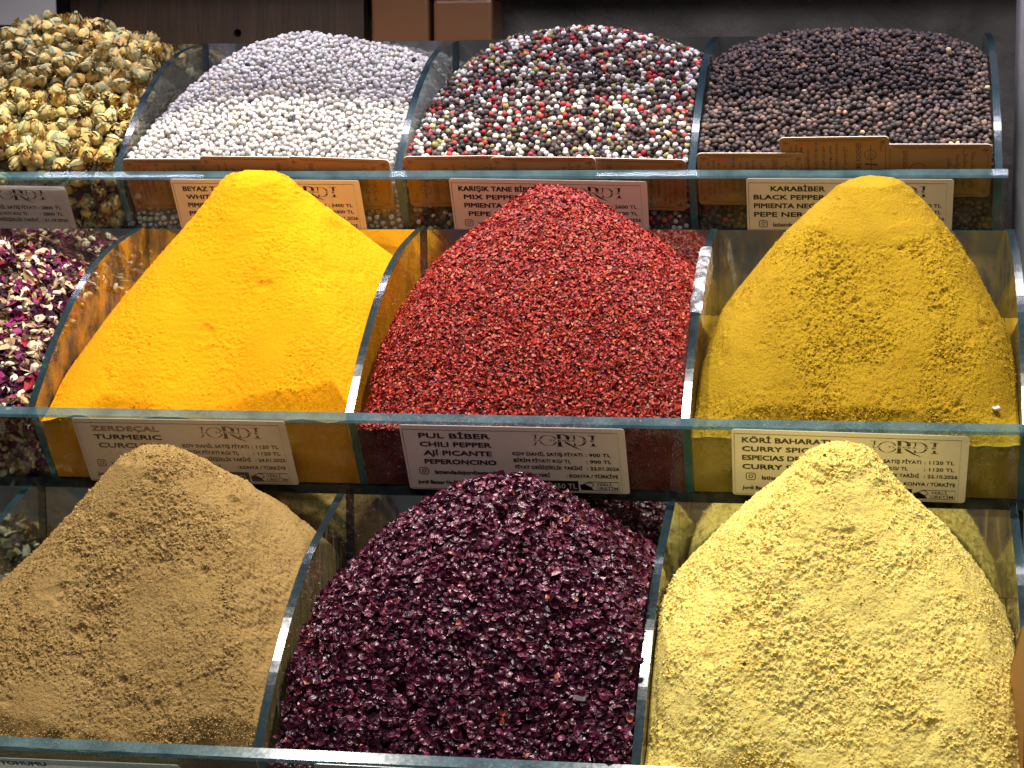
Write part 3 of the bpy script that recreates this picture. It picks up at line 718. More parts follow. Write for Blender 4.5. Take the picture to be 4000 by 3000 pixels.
def mix_mixed(n, low, P):
    cl = fbm(P, 0.014, 2, 77); a = RNG.uniform(0, 1, n) + cl * 0.18
    kind = np.select([a < 0.30, a < 0.43, a < 0.515], [0, 1, 2], 3)     # white, red, green, black
    var = V_SMOOTH + V_WRINK + V_GREEN + V_LOW
    vid = np.select([low, kind == 0, kind == 1, kind == 2], [18 + RNG.integers(0, 3, n), RNG.integers(0, 6, n), RNG.integers(0, 6, n), 14 + RNG.integers(0, 4, n)], 6 + RNG.integers(0, 8, n))
    C = np.select([(kind == 0)[:, None], (kind == 1)[:, None], (kind == 2)[:, None]], [pal(n, WHITEP, [5, 4, 4, 1, 1, .5], .06), pal(n, [(0.42, 0.03, 0.035), (0.5, 0.06, 0.045), (0.30, 0.02, 0.03)], [4, 3, 2], .15), pal(n, [(0.26, 0.24, 0.08), (0.20, 0.17, 0.07), (0.32, 0.28, 0.10)], [3, 3, 2], .15)], pal(n, BLACKP, [6, 5, 3, 1.5, .2], .15))
    sc = np.select([kind == 0, kind == 1, kind == 2], [np.full(n, 1.0), RNG.uniform(.9, 1.08, n), RNG.uniform(.9, 1.1, n)], RNG.uniform(.98, 1.12, n))
    return var, vid, C, sc
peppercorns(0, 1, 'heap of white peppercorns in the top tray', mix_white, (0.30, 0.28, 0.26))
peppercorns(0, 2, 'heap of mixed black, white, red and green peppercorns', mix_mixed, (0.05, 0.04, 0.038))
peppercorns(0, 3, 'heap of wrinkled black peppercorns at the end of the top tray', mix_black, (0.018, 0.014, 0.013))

# --- chili flakes
def chili():
    k, i = 1, 2; root, loc = heap_root(k, i, 'spice_mound', 'red chili flake mound in the middle tray', 'spice mound'); root['group'] = 'cone shaped spice mounds'
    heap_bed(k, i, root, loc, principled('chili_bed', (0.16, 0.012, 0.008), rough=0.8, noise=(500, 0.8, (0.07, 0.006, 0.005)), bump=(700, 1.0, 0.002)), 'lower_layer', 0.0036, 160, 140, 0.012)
    P, nn = surf_sample(k, i, 43000, 0.003, 0.24); n = len(P); P = P + nn * RNG.uniform(-0.0022, 0.0008, (n, 1))
    P = P + nn * (fbm(P, 0.02, 3, 301) * 0.0016)[:, None]
    var = flake_variants(14, 5, 0.28, 1.5, 81)
    C = pal(n, [(0.39, 0.021, 0.013), (0.28, 0.013, 0.011), (0.47, 0.042, 0.018), (0.16, 0.008, 0.008), (0.52, 0.11, 0.028), (0.62, 0.28, 0.18), (0.12, 0.008, 0.008)], [7, 5, 4, 2.4, 1.2, 0.18, 0.8], 0.14)
    S = np.c_[RNG.lognormal(-6.53, 0.22, n), RNG.lognormal(-6.68, 0.22, n), np.full(n, 0.0011)]
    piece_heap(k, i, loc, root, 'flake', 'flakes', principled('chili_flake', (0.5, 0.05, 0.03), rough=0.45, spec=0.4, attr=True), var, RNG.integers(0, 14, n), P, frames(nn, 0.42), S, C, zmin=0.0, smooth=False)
chili()
# --- sumac
def sumac():
    k, i = 2, 2; root, loc = heap_root(k, i, 'spice_mound', 'dark purple sumac flake mound in the lowest tray', 'spice mound'); root['group'] = 'cone shaped spice mounds'
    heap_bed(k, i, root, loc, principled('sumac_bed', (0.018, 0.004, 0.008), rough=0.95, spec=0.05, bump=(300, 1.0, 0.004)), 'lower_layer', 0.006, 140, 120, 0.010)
    P, nn = surf_sample(k, i, 16500, 0.003, 0.24); n = len(P); P = P + nn * RNG.uniform(-0.0045, 0.0010, (n, 1))
    P = P + nn * (fbm(P, 0.022, 3, 311) * 0.003)[:, None]
    var = shell_variants(14, 91)
    C = pal(n, [(0.115, 0.014, 0.042), (0.084, 0.011, 0.034), (0.155, 0.021, 0.056), (0.050, 0.007, 0.022), (0.21, 0.036, 0.062), (0.36, 0.08, 0.04)], [6, 5, 4, 4, 1.2, .12], 0.16)
    s = RNG.lognormal(-5.9, 0.22, n); S = np.c_[s, s * RNG.uniform(.75, 1.05, n), s]
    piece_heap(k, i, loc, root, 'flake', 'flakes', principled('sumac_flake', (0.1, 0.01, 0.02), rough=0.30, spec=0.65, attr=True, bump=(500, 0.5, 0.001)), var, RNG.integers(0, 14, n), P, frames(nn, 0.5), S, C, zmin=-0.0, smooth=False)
sumac()
# --- petal mix
M_PETAL = principled('petal_bits', (0.3, 0.1, 0.1), rough=0.6, spec=0.25, attr=True, bump=(300, 0.5, 0.001))
def petals(k, i, label, cols, w, n0, size, name):
    root, loc = heap_root(k, i, name, label, 'petal heap'); root['group'] = 'heaps of dried petals and leaves'
    heap_bed(k, i, root, loc, principled(name + '_bed', (0.03, 0.010, 0.012), rough=0.9), 'lower_layer', 0.006, inset=0.008)
    P, nn = surf_sample(k, i, n0, 0.003); n = len(P); P = P + nn * RNG.uniform(-0.006, 0.002, (n, 1))
    Pf, nf = front_sample(k, i, n0 // 3, -FH + .004, -.004); Pf = Pf - nf * RNG.uniform(0.002, 0.005, (len(Pf), 1))
    P = np.r_[P, Pf]; nn = np.r_[nn, nf]; n = len(P)
    var = shell_variants(12, 95) + flake_variants(6, 6, 0.3, 2.2, 99) + ball_variants(4, 0.45, 0.15, ICO1, 0.2, 260)
    ck = RNG.choice(len(cols), n, p=np.array(w) / sum(w)); C = np.clip(np.array(cols)[ck] * (1 + RNG.normal(0, .18, (n, 1))), .004, .9)
    pale = C[:, 1] > 0.3
    vid = np.where(pale & (RNG.uniform(0, 1, n) < 0.5), 18 + RNG.integers(0, 4, n), RNG.integers(0, 18, n))
    s = RNG.lognormal(math.log(size), 0.28, n); S = np.c_[s, s * RNG.uniform(.5, 1.0, n), s * np.where(vid >= 18, 0.55, 0.9)]
    xa, xb = bin_x(k, i); P[:, 0] = np.clip(P[:, 0], xa + s, xb - s)
    P[:, 1] = np.maximum(P[:, 1], np.maximum(-P[:, 2], 0) * TT + s * 1.1)
    piece_heap(k, i, loc, root, 'petal', 'petals', M_PETAL, var, vid, P, frames(nn, 0.55), S, C, zmin=0.006, smooth=False)
petals(1, 0, 'heap of purple and cream dried flower petals in the middle tray', [(0.10, 0.008, 0.05), (0.05, 0.008, 0.03), (0.25, 0.015, 0.11), (0.62, 0.50, 0.33), (0.55, 0.36, 0.20), (0.34, 0.02, 0.04), (0.28, 0.17, 0.08), (0.68, 0.60, 0.46), (0.10, 0.06, 0.03)], [5, 4, 2.5, 2.2, 2.4, 1.3, 2, 2.0, 2], 6200, 0.0037, 'petal_heap')
petals(2, 0, 'heap of dried leaves and yellow petals in the lowest tray', [(0.10, 0.02, 0.03), (0.5, 0.42, 0.3), (0.45, 0.28, 0.04), (0.18, 0.15, 0.07), (0.06, 0.03, 0.02)], [2, 2, 2, 3, 3], 3000, 0.006, 'leaf_heap')

# --- rosebuds
def rosebud_variants(n, seed=120):
    r = np.random.default_rng(seed); out = []
    def patch(nu, nv, fn):
        v = np.array([fn(a / (nu - 1) * 2 - 1, b / (nv - 1)) for b in range(nv) for a in range(nu)])
        t = []
        for b in range(nv - 1):
            for a in range(nu - 1):
                q = b * nu + a; t += [[q, q + 1, q + nu + 1], [q, q + nu + 1, q + nu]]
        return v, np.array(t)
    for a in range(n):
        V, T, C = [], [], []; off = 0
        openness = r.uniform(0.3, 0.9) if a % 3 == 0 else r.uniform(0.05, .35); NP = 12
        for p in range(NP):
            ph = p * 2.4 + r.uniform(-.3, .3); layer = (p + 1) / NP; wid = r.uniform(0.95, 1.35); rad = 0.30 + 0.46 * layer + r.uniform(-.03, .03); tall = r.uniform(1.45, 1.75) - 0.22 * layer
            flare = openness * layer * r.uniform(.3, 1.3); wv = r.uniform(0, 6, 4); curl = r.uniform(-.12, .16)
            def fn(u, v, ph=ph, wid=wid, rad=rad, tall=tall, flare=flare, wv=wv, layer=layer, curl=curl):
                w_ = wid * math.sin(math.pi * min(0.05 + v * 0.78, 1)) ** 0.6; an = ph + u * w_
                rr = rad * (math.sin(math.pi * (0.08 + 0.74 * v)) ** 0.65) + flare * v ** 3 * 0.7 + curl * abs(u) ** 3 * v
                rr += 0.085 * math.sin(7 * u + wv[0] + 3 * v) * v + 0.05 * math.sin(15 * u + wv[3]) * v * v + 0.04 * math.sin(10 * v + wv[1] + u * 4)
                z = -0.80 + tall * v - abs(u) ** 2.5 * 0.30 * v + 0.13 * math.sin(6 * u + wv[2]) * v + .10 * math.sin(13 * u + wv[3]) * v
                return (rr * math.cos(an), rr * math.sin(an), z)
            v, t = patch(7, 6, fn); v = v * (1 + 0.16 * fbm(v + a * 3.7 + p * 1.3, 0.32, 2, 900))[:, None]; V.append(v); T.append(t + off); off += len(v)
            vv = np.linspace(0, 1, 6).repeat(7); base = r.choice([0, 1, 2], p=[.5, .25, .25])
            tone = [np.array([1.0, 0.96, 0.82]), np.array([1.0, 0.84, 0.58]), np.array([0.86, 0.82, 0.64])][int(base)] * r.uniform(.85, 1.1)
            edge = (np.abs(np.tile(np.linspace(-1, 1, 7), 6)) ** 3) * 0.22 + (vv > .95) * 0.18
            C.append(tone[None] * (1 - edge)[:, None])
        SV, STr, SC = [], [], []; so = 0
        for p in range(3 if a % 2 else 4):
            ph = p * 1.9 + r.uniform(-.4, .4); lf = r.uniform(.8, 1.35); cl = r.uniform(0.0, 0.30)
            def fs(u, v, ph=ph, lf=lf, cl=cl):
                w_ = 0.42 * (1 - v) ** 0.7 * (0.4 + v) * 1.3; an = ph + u * w_ + .25 * v
                rr = 0.22 + 0.62 * math.sin(math.pi * min(v * 0.60 + 0.05, 1)) ** .8 + cl * v * v
                return (rr * math.cos(an), rr * math.sin(an), -0.92 + lf * 1.2 * v)
            v, t = patch(3, 5, fs); SV.append(v); STr.append(t + so); so += len(v)
            SC.append(np.tile(np.array([0.56, 0.60, 0.34]) * r.uniform(.6, 1.1), (len(v), 1)))
        # hip and stub of stem
        hv, ht = ICO1; SV.append(hv * np.array([.26, .26, .28]) + np.array([0, 0, -1.0])); STr.append(ht + so); so += len(hv); SC.append(np.tile([.42, .46, .25], (len(hv), 1)))
        out.append(((np.concatenate(V), np.concatenate(T), np.concatenate(C)), (np.concatenate(SV), np.concatenate(STr), np.concatenate(SC))))
    return out
M_ROSE = principled('dried_rose_petal', (0.6, 0.45, 0.2), rough=0.7, spec=0.2, attr=True, noise=(150, 0.6, (0.80, 0.68, 0.50)), bump=(260, 0.8, 0.0012))
def rosebuds():
    k, i = 0, 0; root, loc = heap_root(k, i, 'rosebud_heap', 'heap of dried yellow rosebuds in the top tray', 'rosebud heap')
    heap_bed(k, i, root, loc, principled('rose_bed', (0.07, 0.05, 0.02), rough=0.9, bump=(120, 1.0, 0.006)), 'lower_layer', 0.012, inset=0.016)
    P, nn = surf_sample(k, i, 9000, 0.006); kp = poisson(P, 0.0102); P, nn = P[kp], nn[kp]; P = P + nn * RNG.uniform(-0.008, 0.0045, (len(P), 1))
    Pf, nf = front_sample(k, i, 900, -FH + .008, -.008); kf = poisson(Pf, 0.012); Pf, nf = Pf[kf] - nf[kf] * 0.0085, nf[kf]
    P = np.r_[P, Pf]; nn = np.r_[nn, nf]
    s = RNG.uniform(0.0062, 0.0090, len(P)); xa, xb = bin_x(k, i); P[:, 0] = np.clip(P[:, 0], xa + s, xb - s); P[:, 1] = np.maximum(P[:, 1], np.maximum(-P[:, 2], 0) * TT + s * 1.05)
    Pw = P + np.array([0, TIER[k][0], TIER[k][1]])
    u, v, d = project(Pw); vis = (u > -14) & (u < 1040); Pw, nn, s = Pw[vis], nn[vis], s[vis]
    # 12 bud shapes x colour tones, shared mesh data
    var = rosebud_variants(16); meshes = []
    for a, (pet, sep) in enumerate(var):
        tone = np.array([(0.76, 0.61, 0.27), (0.66, 0.49, 0.21), (0.60, 0.52, 0.26), (0.78, 0.57, 0.20), (0.54, 0.43, 0.21)][a % 5])
        meshes.append((raw_mesh('rosebud', pet[0] * 0.008, pet[1], M_ROSE, pet[2] * tone, smooth=True), raw_mesh('calyx', sep[0] * 0.008, sep[1], M_ROSE, sep[2] * 0.75, smooth=True)))
    inview = project(Pw); infr = (inview[0] > 2) & (Pw[:, 2] > 0.012); order = np.argsort(np.where(infr, inview[2] / s, 1e9)); late = order[300:]; order = order[:300]
    for q in order:
        a = random.randrange(16); o = link('rosebud', meshes[a][0], root)
        o.location = Pw[q] - loc; o.scale = [s[q] / 0.008] * 3
        ax = Vector(np.array([RNG.normal(), RNG.normal(), RNG.normal()]) + nn[q] * 0.5); o.rotation_euler = ax.to_track_quat('Z', 'Y').to_euler(); o.rotation_euler.rotate_axis('Z', random.uniform(0, 6.28))
        link('calyx', meshes[a][1], o)
    OCC.append(Pw)
    # buds of the layer below, seen only in the gaps: one part
    P2, n2 = surf_sample(k, i, 5000, 0.008, 0.20); k2 = poisson(P2, 0.0135); P2, n2 = P2[k2] - n2[k2] * 0.009, n2[k2]
    P2 = P2 + np.array([0, TIER[k][0], TIER[k][1]]); u2 = project(P2)[0]; ok2 = u2 > -14; P2, n2 = P2[ok2], n2[ok2]; n_ = len(P2)
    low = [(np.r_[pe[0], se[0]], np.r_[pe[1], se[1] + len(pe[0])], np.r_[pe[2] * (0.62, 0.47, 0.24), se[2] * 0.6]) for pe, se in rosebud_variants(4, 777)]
    P2 = np.r_[P2, Pw[late]]; n2 = np.r_[n2, nn[late]]; n_ = len(P2)
    V, T, C = merge(low, RNG.integers(0, 4, n_), P2, frames(n2, 1.5), RNG.uniform(.0068, .009, n_), np.ones((n_, 3)))
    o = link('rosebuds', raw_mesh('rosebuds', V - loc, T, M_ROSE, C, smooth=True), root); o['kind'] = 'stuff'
rosebuds()

# --- the loose grains of the coarse powders (too small to pick apart: one part each)
def grain_variants(n, seed):
    r = np.random.default_rng(seed); out = []
    o = np.array([(1, 0, 0), (-1, 0, 0), (0, 1, 0), (0, -1, 0), (0, 0, 1), (0, 0, -1)], float)
    t = np.array([(0, 2, 4), (2, 1, 4), (1, 3, 4), (3, 0, 4), (2, 0, 5), (1, 2, 5), (3, 1, 5), (0, 3, 5)])
    for a in range(n): out.append((o * r.uniform(0.6, 1.35, (6, 1)) + r.normal(0, .12, (6, 3)), t, r.uniform(.88, 1.1, 6)[:, None] * np.ones(3)))
    return out
M_CRUMB = principled('spice_grain', (0.6, 0.4, 0.2), rough=0.85, spec=0.15, attr=True)
def grains(root, loc, k, i, n, size, cols, w, seed, rough_fn, sink=0.25, sig=0.32):
    P, nn = surf_sample(k, i, n, 0.005, 0.145); y0, z0 = TIER[k]
    pr = np.array(divider_profile(k)[1:-1]); xa, xb = bin_x(k, i); lim = np.interp(P[:, 1], pr[:, 0], pr[:, 1]) - 0.003 + np.minimum(P[:, 0] - xa, xb - P[:, 0]) * 1.1
    keep = P[:, 2] < lim; P, nn = P[keep], nn[keep]
    Pw = P + np.array([0, y0, z0]); dfn = {(2, 3): disp_pale, (2, 1): disp_cumin, (1, 3): disp_curry, (1, 1): disp_turmeric}[k, i]
    s = RNG.lognormal(math.log(size), sig, len(P)) * rough_fn(Pw); Pw = Pw + nn * (dfn(Pw) - s * sink)[:, None]
    V, T, C = merge(grain_variants(8, seed), RNG.integers(0, 8, len(P)), Pw, frames(nn, 2.0), s, pal(len(P), cols, w, .10))
    o = link('grains', raw_mesh('grains', V - loc, T, M_CRUMB, C, smooth=False), root); o['kind'] = 'stuff'
def rough_curry(P):
    lump = P[:, 2] + 0.058 + fbm(P, 0.022, 3, 38) * 0.014 - np.abs(P[:, 0] - 0.255) * 0.25; cap = np.clip(lump / 0.004, 0, 1)
    return np.clip(fbm(P, 0.03, 3, 31) * 0.8 + 0.9, 0.5, 1.25) * (1 - 0.55 * cap) * (1 - 0.35 * np.clip((np.abs(P[:, 0] - 0.245) - 0.055) / 0.04, 0, 1))
grains(H_CURRY, CLOC, 1, 3, 32000, 0.00062, [(0.43, 0.268, 0.014), (0.345, 0.20, 0.009), (0.49, 0.325, 0.03), (0.20, 0.115, 0.006)], [5, 4, 1.2, .6], 501, rough_curry)
grains(H_CUMIN, CULOC, 2, 1, 33000, 0.00060, [(0.39, 0.25, 0.092), (0.32, 0.195, 0.066), (0.47, 0.32, 0.135), (0.16, 0.095, 0.036)], [5, 4, 1.2, .8], 502, lambda P: np.clip(fbm(P, 0.035, 3, 41) * 1.0 + 0.9, 0.45, 1.35))
grains(H_PALE, PLOC, 2, 3, 33000, 0.00075, [(0.79, 0.64, 0.20), (0.75, 0.57, 0.14), (0.82, 0.71, 0.32), (0.66, 0.47, 0.09)], [5, 4, 1.5, .7], 503, lambda P: np.clip(fbm(P, 0.03, 3, 51) * 0.9 + 0.9, 0.45, 1.4))
grains(H_TURM, TLOC, 1, 1, 14000, 0.00038, [(0.83, 0.38, 0.004), (0.76, 0.32, 0.003)], [1, 1], 504, lambda P: np.clip(fbm(P, 0.03, 3, 26) + 0.9, 0.4, 1.2), sink=0.35)

# --- finish the piece heaps: the 300 largest in view as single parts, the rest as one part
zb = np.full((384, 512), 1e9)
for Q in OCC:
    u, v, d = project(Q); ui = (u / 2).astype(int); vi = (v / 2).astype(int); ok = (ui >= 0) & (ui < 512) & (vi >= 0) & (vi < 384)
    np.minimum.at(zb, (vi[ok], ui[ok]), d[ok])
for h in PENDING:
    P = h['P']; u, v, d = project(P); ui = (u / 2).astype(int); vi = (v / 2).astype(int)
    ok = (u > 6) & (u < 1018) & (v > 6) & (v < 762) & (P[:, 2] > h['zmin'])
    if h['ok'] is not None: ok &= h['ok']
    zz = np.full(len(P), -1e9); zz[ok] = zb[np.clip(vi[ok], 0, 383), np.clip(ui[ok], 0, 511)]
    ok &= d < zz + 0.0009
    S = h['S']; size = S if S.ndim == 1 else np.sqrt(S[:, 0] * S[:, 1])
    face = np.abs(np.sum(h['R'][:, :, 2] * ((P - CAM_C) / np.linalg.norm(P - CAM_C, axis=1, keepdims=True)), 1)) if S.ndim > 1 else 1.0
    score = np.where(ok, size / d * (0.3 + 0.7 * face), -1); pick = np.argsort(-score)[:h['count']]; pick = pick[score[pick] > 0]
    rest = np.ones(len(P), bool); rest[pick] = False
    V, T, C = merge(h['var'], h['vid'][rest], P[rest], h['R'][rest], h['S'][rest], h['C'][rest])
    o = link(h['stuff'], raw_mesh(h['stuff'], V - h['loc'], T, h['mat'], C, smooth=h['smooth']), h['root']); o['kind'] = 'stuff'
    cache = {}; base = float(np.median(size))
    for q in pick:
        a = int(h['vid'][q]); c = h['C'][q]; key = (a, tuple(np.round(c * 12) / 12))
        if key not in cache:
            v_, t_, sh = h['var'][a]; cache[key] = raw_mesh(h['piece'], v_ * base, t_, h['mat'], np.clip(sh * c, 0, 1), smooth=h['smooth'])
        o = link(h['piece'], cache[key], h['root'])
        sc = h['S'][q]; sc = [float(sc) / base] * 3 if np.ndim(sc) == 0 else [float(x) / base for x in sc]
        mt_ = Matrix(h['R'][q].tolist()).to_4x4(); o.rotation_euler = mt_.to_euler(); o.scale = sc; o.location = P[q] - h['loc']

# ------------------------------------------------------------------ labels and cards
INK = principled('black_ink', (0.012, 0.011, 0.012), rough=0.3)
INK2 = principled('faded_ink', (0.10, 0.085, 0.08), rough=0.4)
INK3 = principled('faded_red_ink', (0.26, 0.16, 0.13), rough=0.4)
INKB = principled('card_ink', (0.075, 0.035, 0.012), rough=0.6)
PAPER = principled('label_paper', (0.70, 0.68, 0.65), rough=0.22, noise=(35, 0.25, (0.62, 0.59, 0.55)), coat=0.3)
PAPER_OLD = principled('worn_label_paper', (0.60, 0.55, 0.49), rough=0.25, noise=(30, 0.6, (0.48, 0.41, 0.33)), coat=0.3)
KRAFT = principled('kraft_card', (0.33, 0.16, 0.045), rough=0.5, noise=(60, 0.3, (0.28, 0.13, 0.036)))
CARDEDGE = principled('card_white_core', (0.75, 0.68, 0.6), rough=0.6)
_text_cache = {}
def text_mesh(s, bold=0.0):
    """flat letters; returns raw mesh arrays with cap height 1 and left bottom at origin"""
    bold = min(bold, 0.006)
    if (s, bold) in _text_cache: return _text_cache[s, bold]
    cu = bpy.data.curves.new('lettering', 'FONT'); cu.body = s; cu.size = 1.0; cu.offset = bold; cu.resolution_u = 2; cu.fill_mode = 'FRONT'
    ob = bpy.data.objects.new('lettering_tmp', cu); COL.objects.link(ob)
    dg = bpy.context.evaluated_depsgraph_get(); dg.update(); me = bpy.data.meshes.new_from_object(ob.evaluated_get(dg))
    bpy.data.objects.remove(ob); bpy.data.curves.remove(cu)
    me.calc_loop_triangles()
    v = np.array([q.co[:2] for q in me.vertices]) if len(me.vertices) else np.zeros((0, 2))
    t = np.array([l.vertices[:] for l in me.loop_triangles]) if len(me.loop_triangles) else np.zeros((0, 3), int)
    bpy.data.meshes.remove(me); _text_cache[s, bold] = (v, t); return v, t
def fit_text(s, x0, x1, ytop, ybot, bold=0.0, ref=None):
    """letters stretched to x0..x1 with capitals between ytop and ybot (label coordinates, y down)"""
    v, t = text_mesh(s, bold); 
    if not len(v): return v, t
    cap = 0.73; w = v[:, 0].max() - v[:, 0].min(); h = ybot - ytop
    sx = (x1 - x0) / w if x1 else h / cap
    return np.c_[(v[:, 0] - v[:, 0].min()) * sx + x0, ybot - v[:, 1] * h / cap], t
def strip(pts, w):
    """flat ribbon along points; w = width or list of widths"""
    P = np.array(pts, float); n = len(P); w = np.full(n, w) if np.ndim(w) == 0 else np.array(w)
    d = np.gradient(P, axis=0); d /= np.linalg.norm(d, axis=1, keepdims=True) + 1e-12; o = np.c_[-d[:, 1], d[:, 0]] * w[:, None] / 2
    V = np.r_[P + o, P - o]; T = []
    for i in range(n - 1): T += [[i, i + 1, n + i + 1], [i, n + i + 1, n + i]]
    return V, np.array(T)
def join(L):
    V, T = [], []; off = 0
    for v, t in L:
        if len(v): V.append(v); T.append(t + off); off += len(v)
    return np.concatenate(V), np.concatenate(T)
def arc_pts(cx, cy, rx, ry, a0, a1, n=16): return [(cx + rx * math.cos(a), cy + ry * math.sin(a)) for a in np.linspace(a0, a1, n)]
def clip_band(pts, w, lo, hi):
    """drop the part of a stroke that lies in the band lo..hi (where the small line of letters runs)"""
    out = []; cur = []; cw = []
    P = np.array(pts, float); wv = np.full(len(P), w) if np.ndim(w) == 0 else np.array(w, float)
    t = np.linspace(0, len(P) - 1, (len(P) - 1) * 8 + 1); X = np.interp(t, range(len(P)), P[:, 0]); Y = np.interp(t, range(len(P)), P[:, 1]); WW = np.interp(t, range(len(P)), wv)
    for x, y, ww in zip(X, Y, WW):
        if lo < y < hi:
            if len(cur) > 1: out.append(strip(cur, cw))
            cur, cw = [], []
        else: cur.append((x, y)); cw.append(ww)
    if len(cur) > 1: out.append(strip(cur, cw))
    return out
def logo(x0, y0, w, h):
    """the serif wordmark crossed by a line of small letters; unit box, y down"""
    S = []; thin, mid, thick = 0.012, 0.022, 0.055; lo, hi = 0.40, 0.62
    A = lambda pts, ww: S.extend(clip_band(pts, ww, lo, hi))
    A([(0.00, .06), (0.10, .06)], .02); A([(0.058, .06), (0.058, .70), (0.045, .86), (0.02, .95), (-0.02, .97)], [mid, mid, mid, .016, .01])          # J
    o = arc_pts(.25, .52, .125, .44, 0, 2 * math.pi, 40); A(o, [thin + .012 * abs(math.cos(a)) for a in np.linspace(0, 2 * math.pi, 40)])               # O
    A([(0.385, .0), (0.47, .0)], .03); A([(0.425, .0), (0.425, 1.0)], thick); A([(0.37, 1.0), (0.48, 1.0)], .03)                                        # R stem
    A([(0.45, .0)] + arc_pts(.46, .26, .105, .26, -math.pi / 2, math.pi / 2, 14) + [(0.45, .52)], [.03] + [.03 + .025 * math.sin(q) for q in np.linspace(0, math.pi, 14)] + [.02])
    A([(0.49, .55), (0.56, .78), (0.65, 1.05), (0.75, 1.24)], [.03, .05, .04, .008])                                                                     # R tail
    A([(0.58, .08), (0.66, .08)], .025); A([(0.66, .08), (0.66, .92)], mid); A([(0.64, .92), (0.72, .92)], .025)                                         # D
    A([(0.66, .08), (0.70, .08)] + arc_pts(.71, .5, .115, .42, -math.pi / 2, math.pi / 2, 18) + [(0.66, .92)], [.02, .02] + [.016 + .018 * math.sin(q) for q in np.linspace(0, math.pi, 18)] + [.02])
    A([(0.87, .06), (1.0, .06)], .03); A([(0.945, .06), (0.945, .94)], .04); A([(0.89, .94), (1.0, .94)], .03)                                            # I
    for a, b, s in [(.035, .14, 'LA'), (.26, .67, 'TIENDA'), (.80, .96, 'DE')]:
        n = len(s); wl = 0.05
        for q, ch in enumerate(s):
            xx = a + (b - a - wl) * (q / max(n - 1, 1)); S.append(fit_text(ch, xx, xx + (wl if ch != 'I' else .012), .435, .585, 0.02))
    V, T = join(S); return np.c_[V[:, 0] * w + x0, V[:, 1] * h + y0], T
def ring(cx, cy, r, w, n=28): return strip(arc_pts(cx, cy, r, r, 0, 2 * math.pi, n), w)
def rrect(x0, x1, y0, y1, r, w):
    p = arc_pts(x1 - r, y0 + r, r, r, -math.pi / 2, 0, 6) + arc_pts(x1 - r, y1 - r, r, r, 0, math.pi / 2, 6) + arc_pts(x0 + r, y1 - r, r, r, math.pi / 2, math.pi, 6) + arc_pts(x0 + r, y0 + r, r, r, math.pi, 1.5 * math.pi, 6)
    return strip(p + [p[0]], w)
def fan(pts): return np.array(pts, float), np.array([[0, i, i + 1] for i in range(1, len(pts) - 1)])
def insta(x, y, s): return join([rrect(x, x + s, y, y + s, s * .26, s * .09), ring(x + s / 2, y + s / 2, s * .22, s * .09), fan(arc_pts(x + s * .77, y + s * .24, s * .06, s * .06, 0, 6.0, 8))])
def handshake(x0, y0, w, h):
    L = [strip([(x0 + w * .34, y0 + h * .98), (x0 + w, y0 + h * .98), (x0 + w, y0 + h * .04), (x0 + w * .2, y0 + h * .04)], .0005)]
    L.append(fan([(x0 - w * .02, y0 + h * .38), (x0 + w * .12, y0 + h * .30), (x0 + w * .26, y0 + h * .62), (x0 + w * .34, y0 + h * .98), (x0 + w * .0, y0 + h * .98)]))
    L.append(strip([(x0 + w * .07, y0 + h * .32), (x0 + w * .2, y0 + h * .10), (x0 + w * .29, y0 + h * .14), (x0 + w * .35, y0 + h * .45), (x0 + w * .27, y0 + h * .62)], .0006))
    for q in range(3): L.append(strip([(x0 + w * (.06 + .05 * q), y0 + h * (.55 + .12 * q)), (x0 + w * (.17 + .05 * q), y0 + h * (.42 + .1 * q))], .0009))
    L.append(fit_text('YERLİ', x0 + w * .41, x0 + w * .80, y0 + h * .17, y0 + h * .47, .045)); L.append(fit_text('ÜRETİM', x0 + w * .41, x0 + w * .96, y0 + h * .58, y0 + h * .88, .045))
    return join(L)

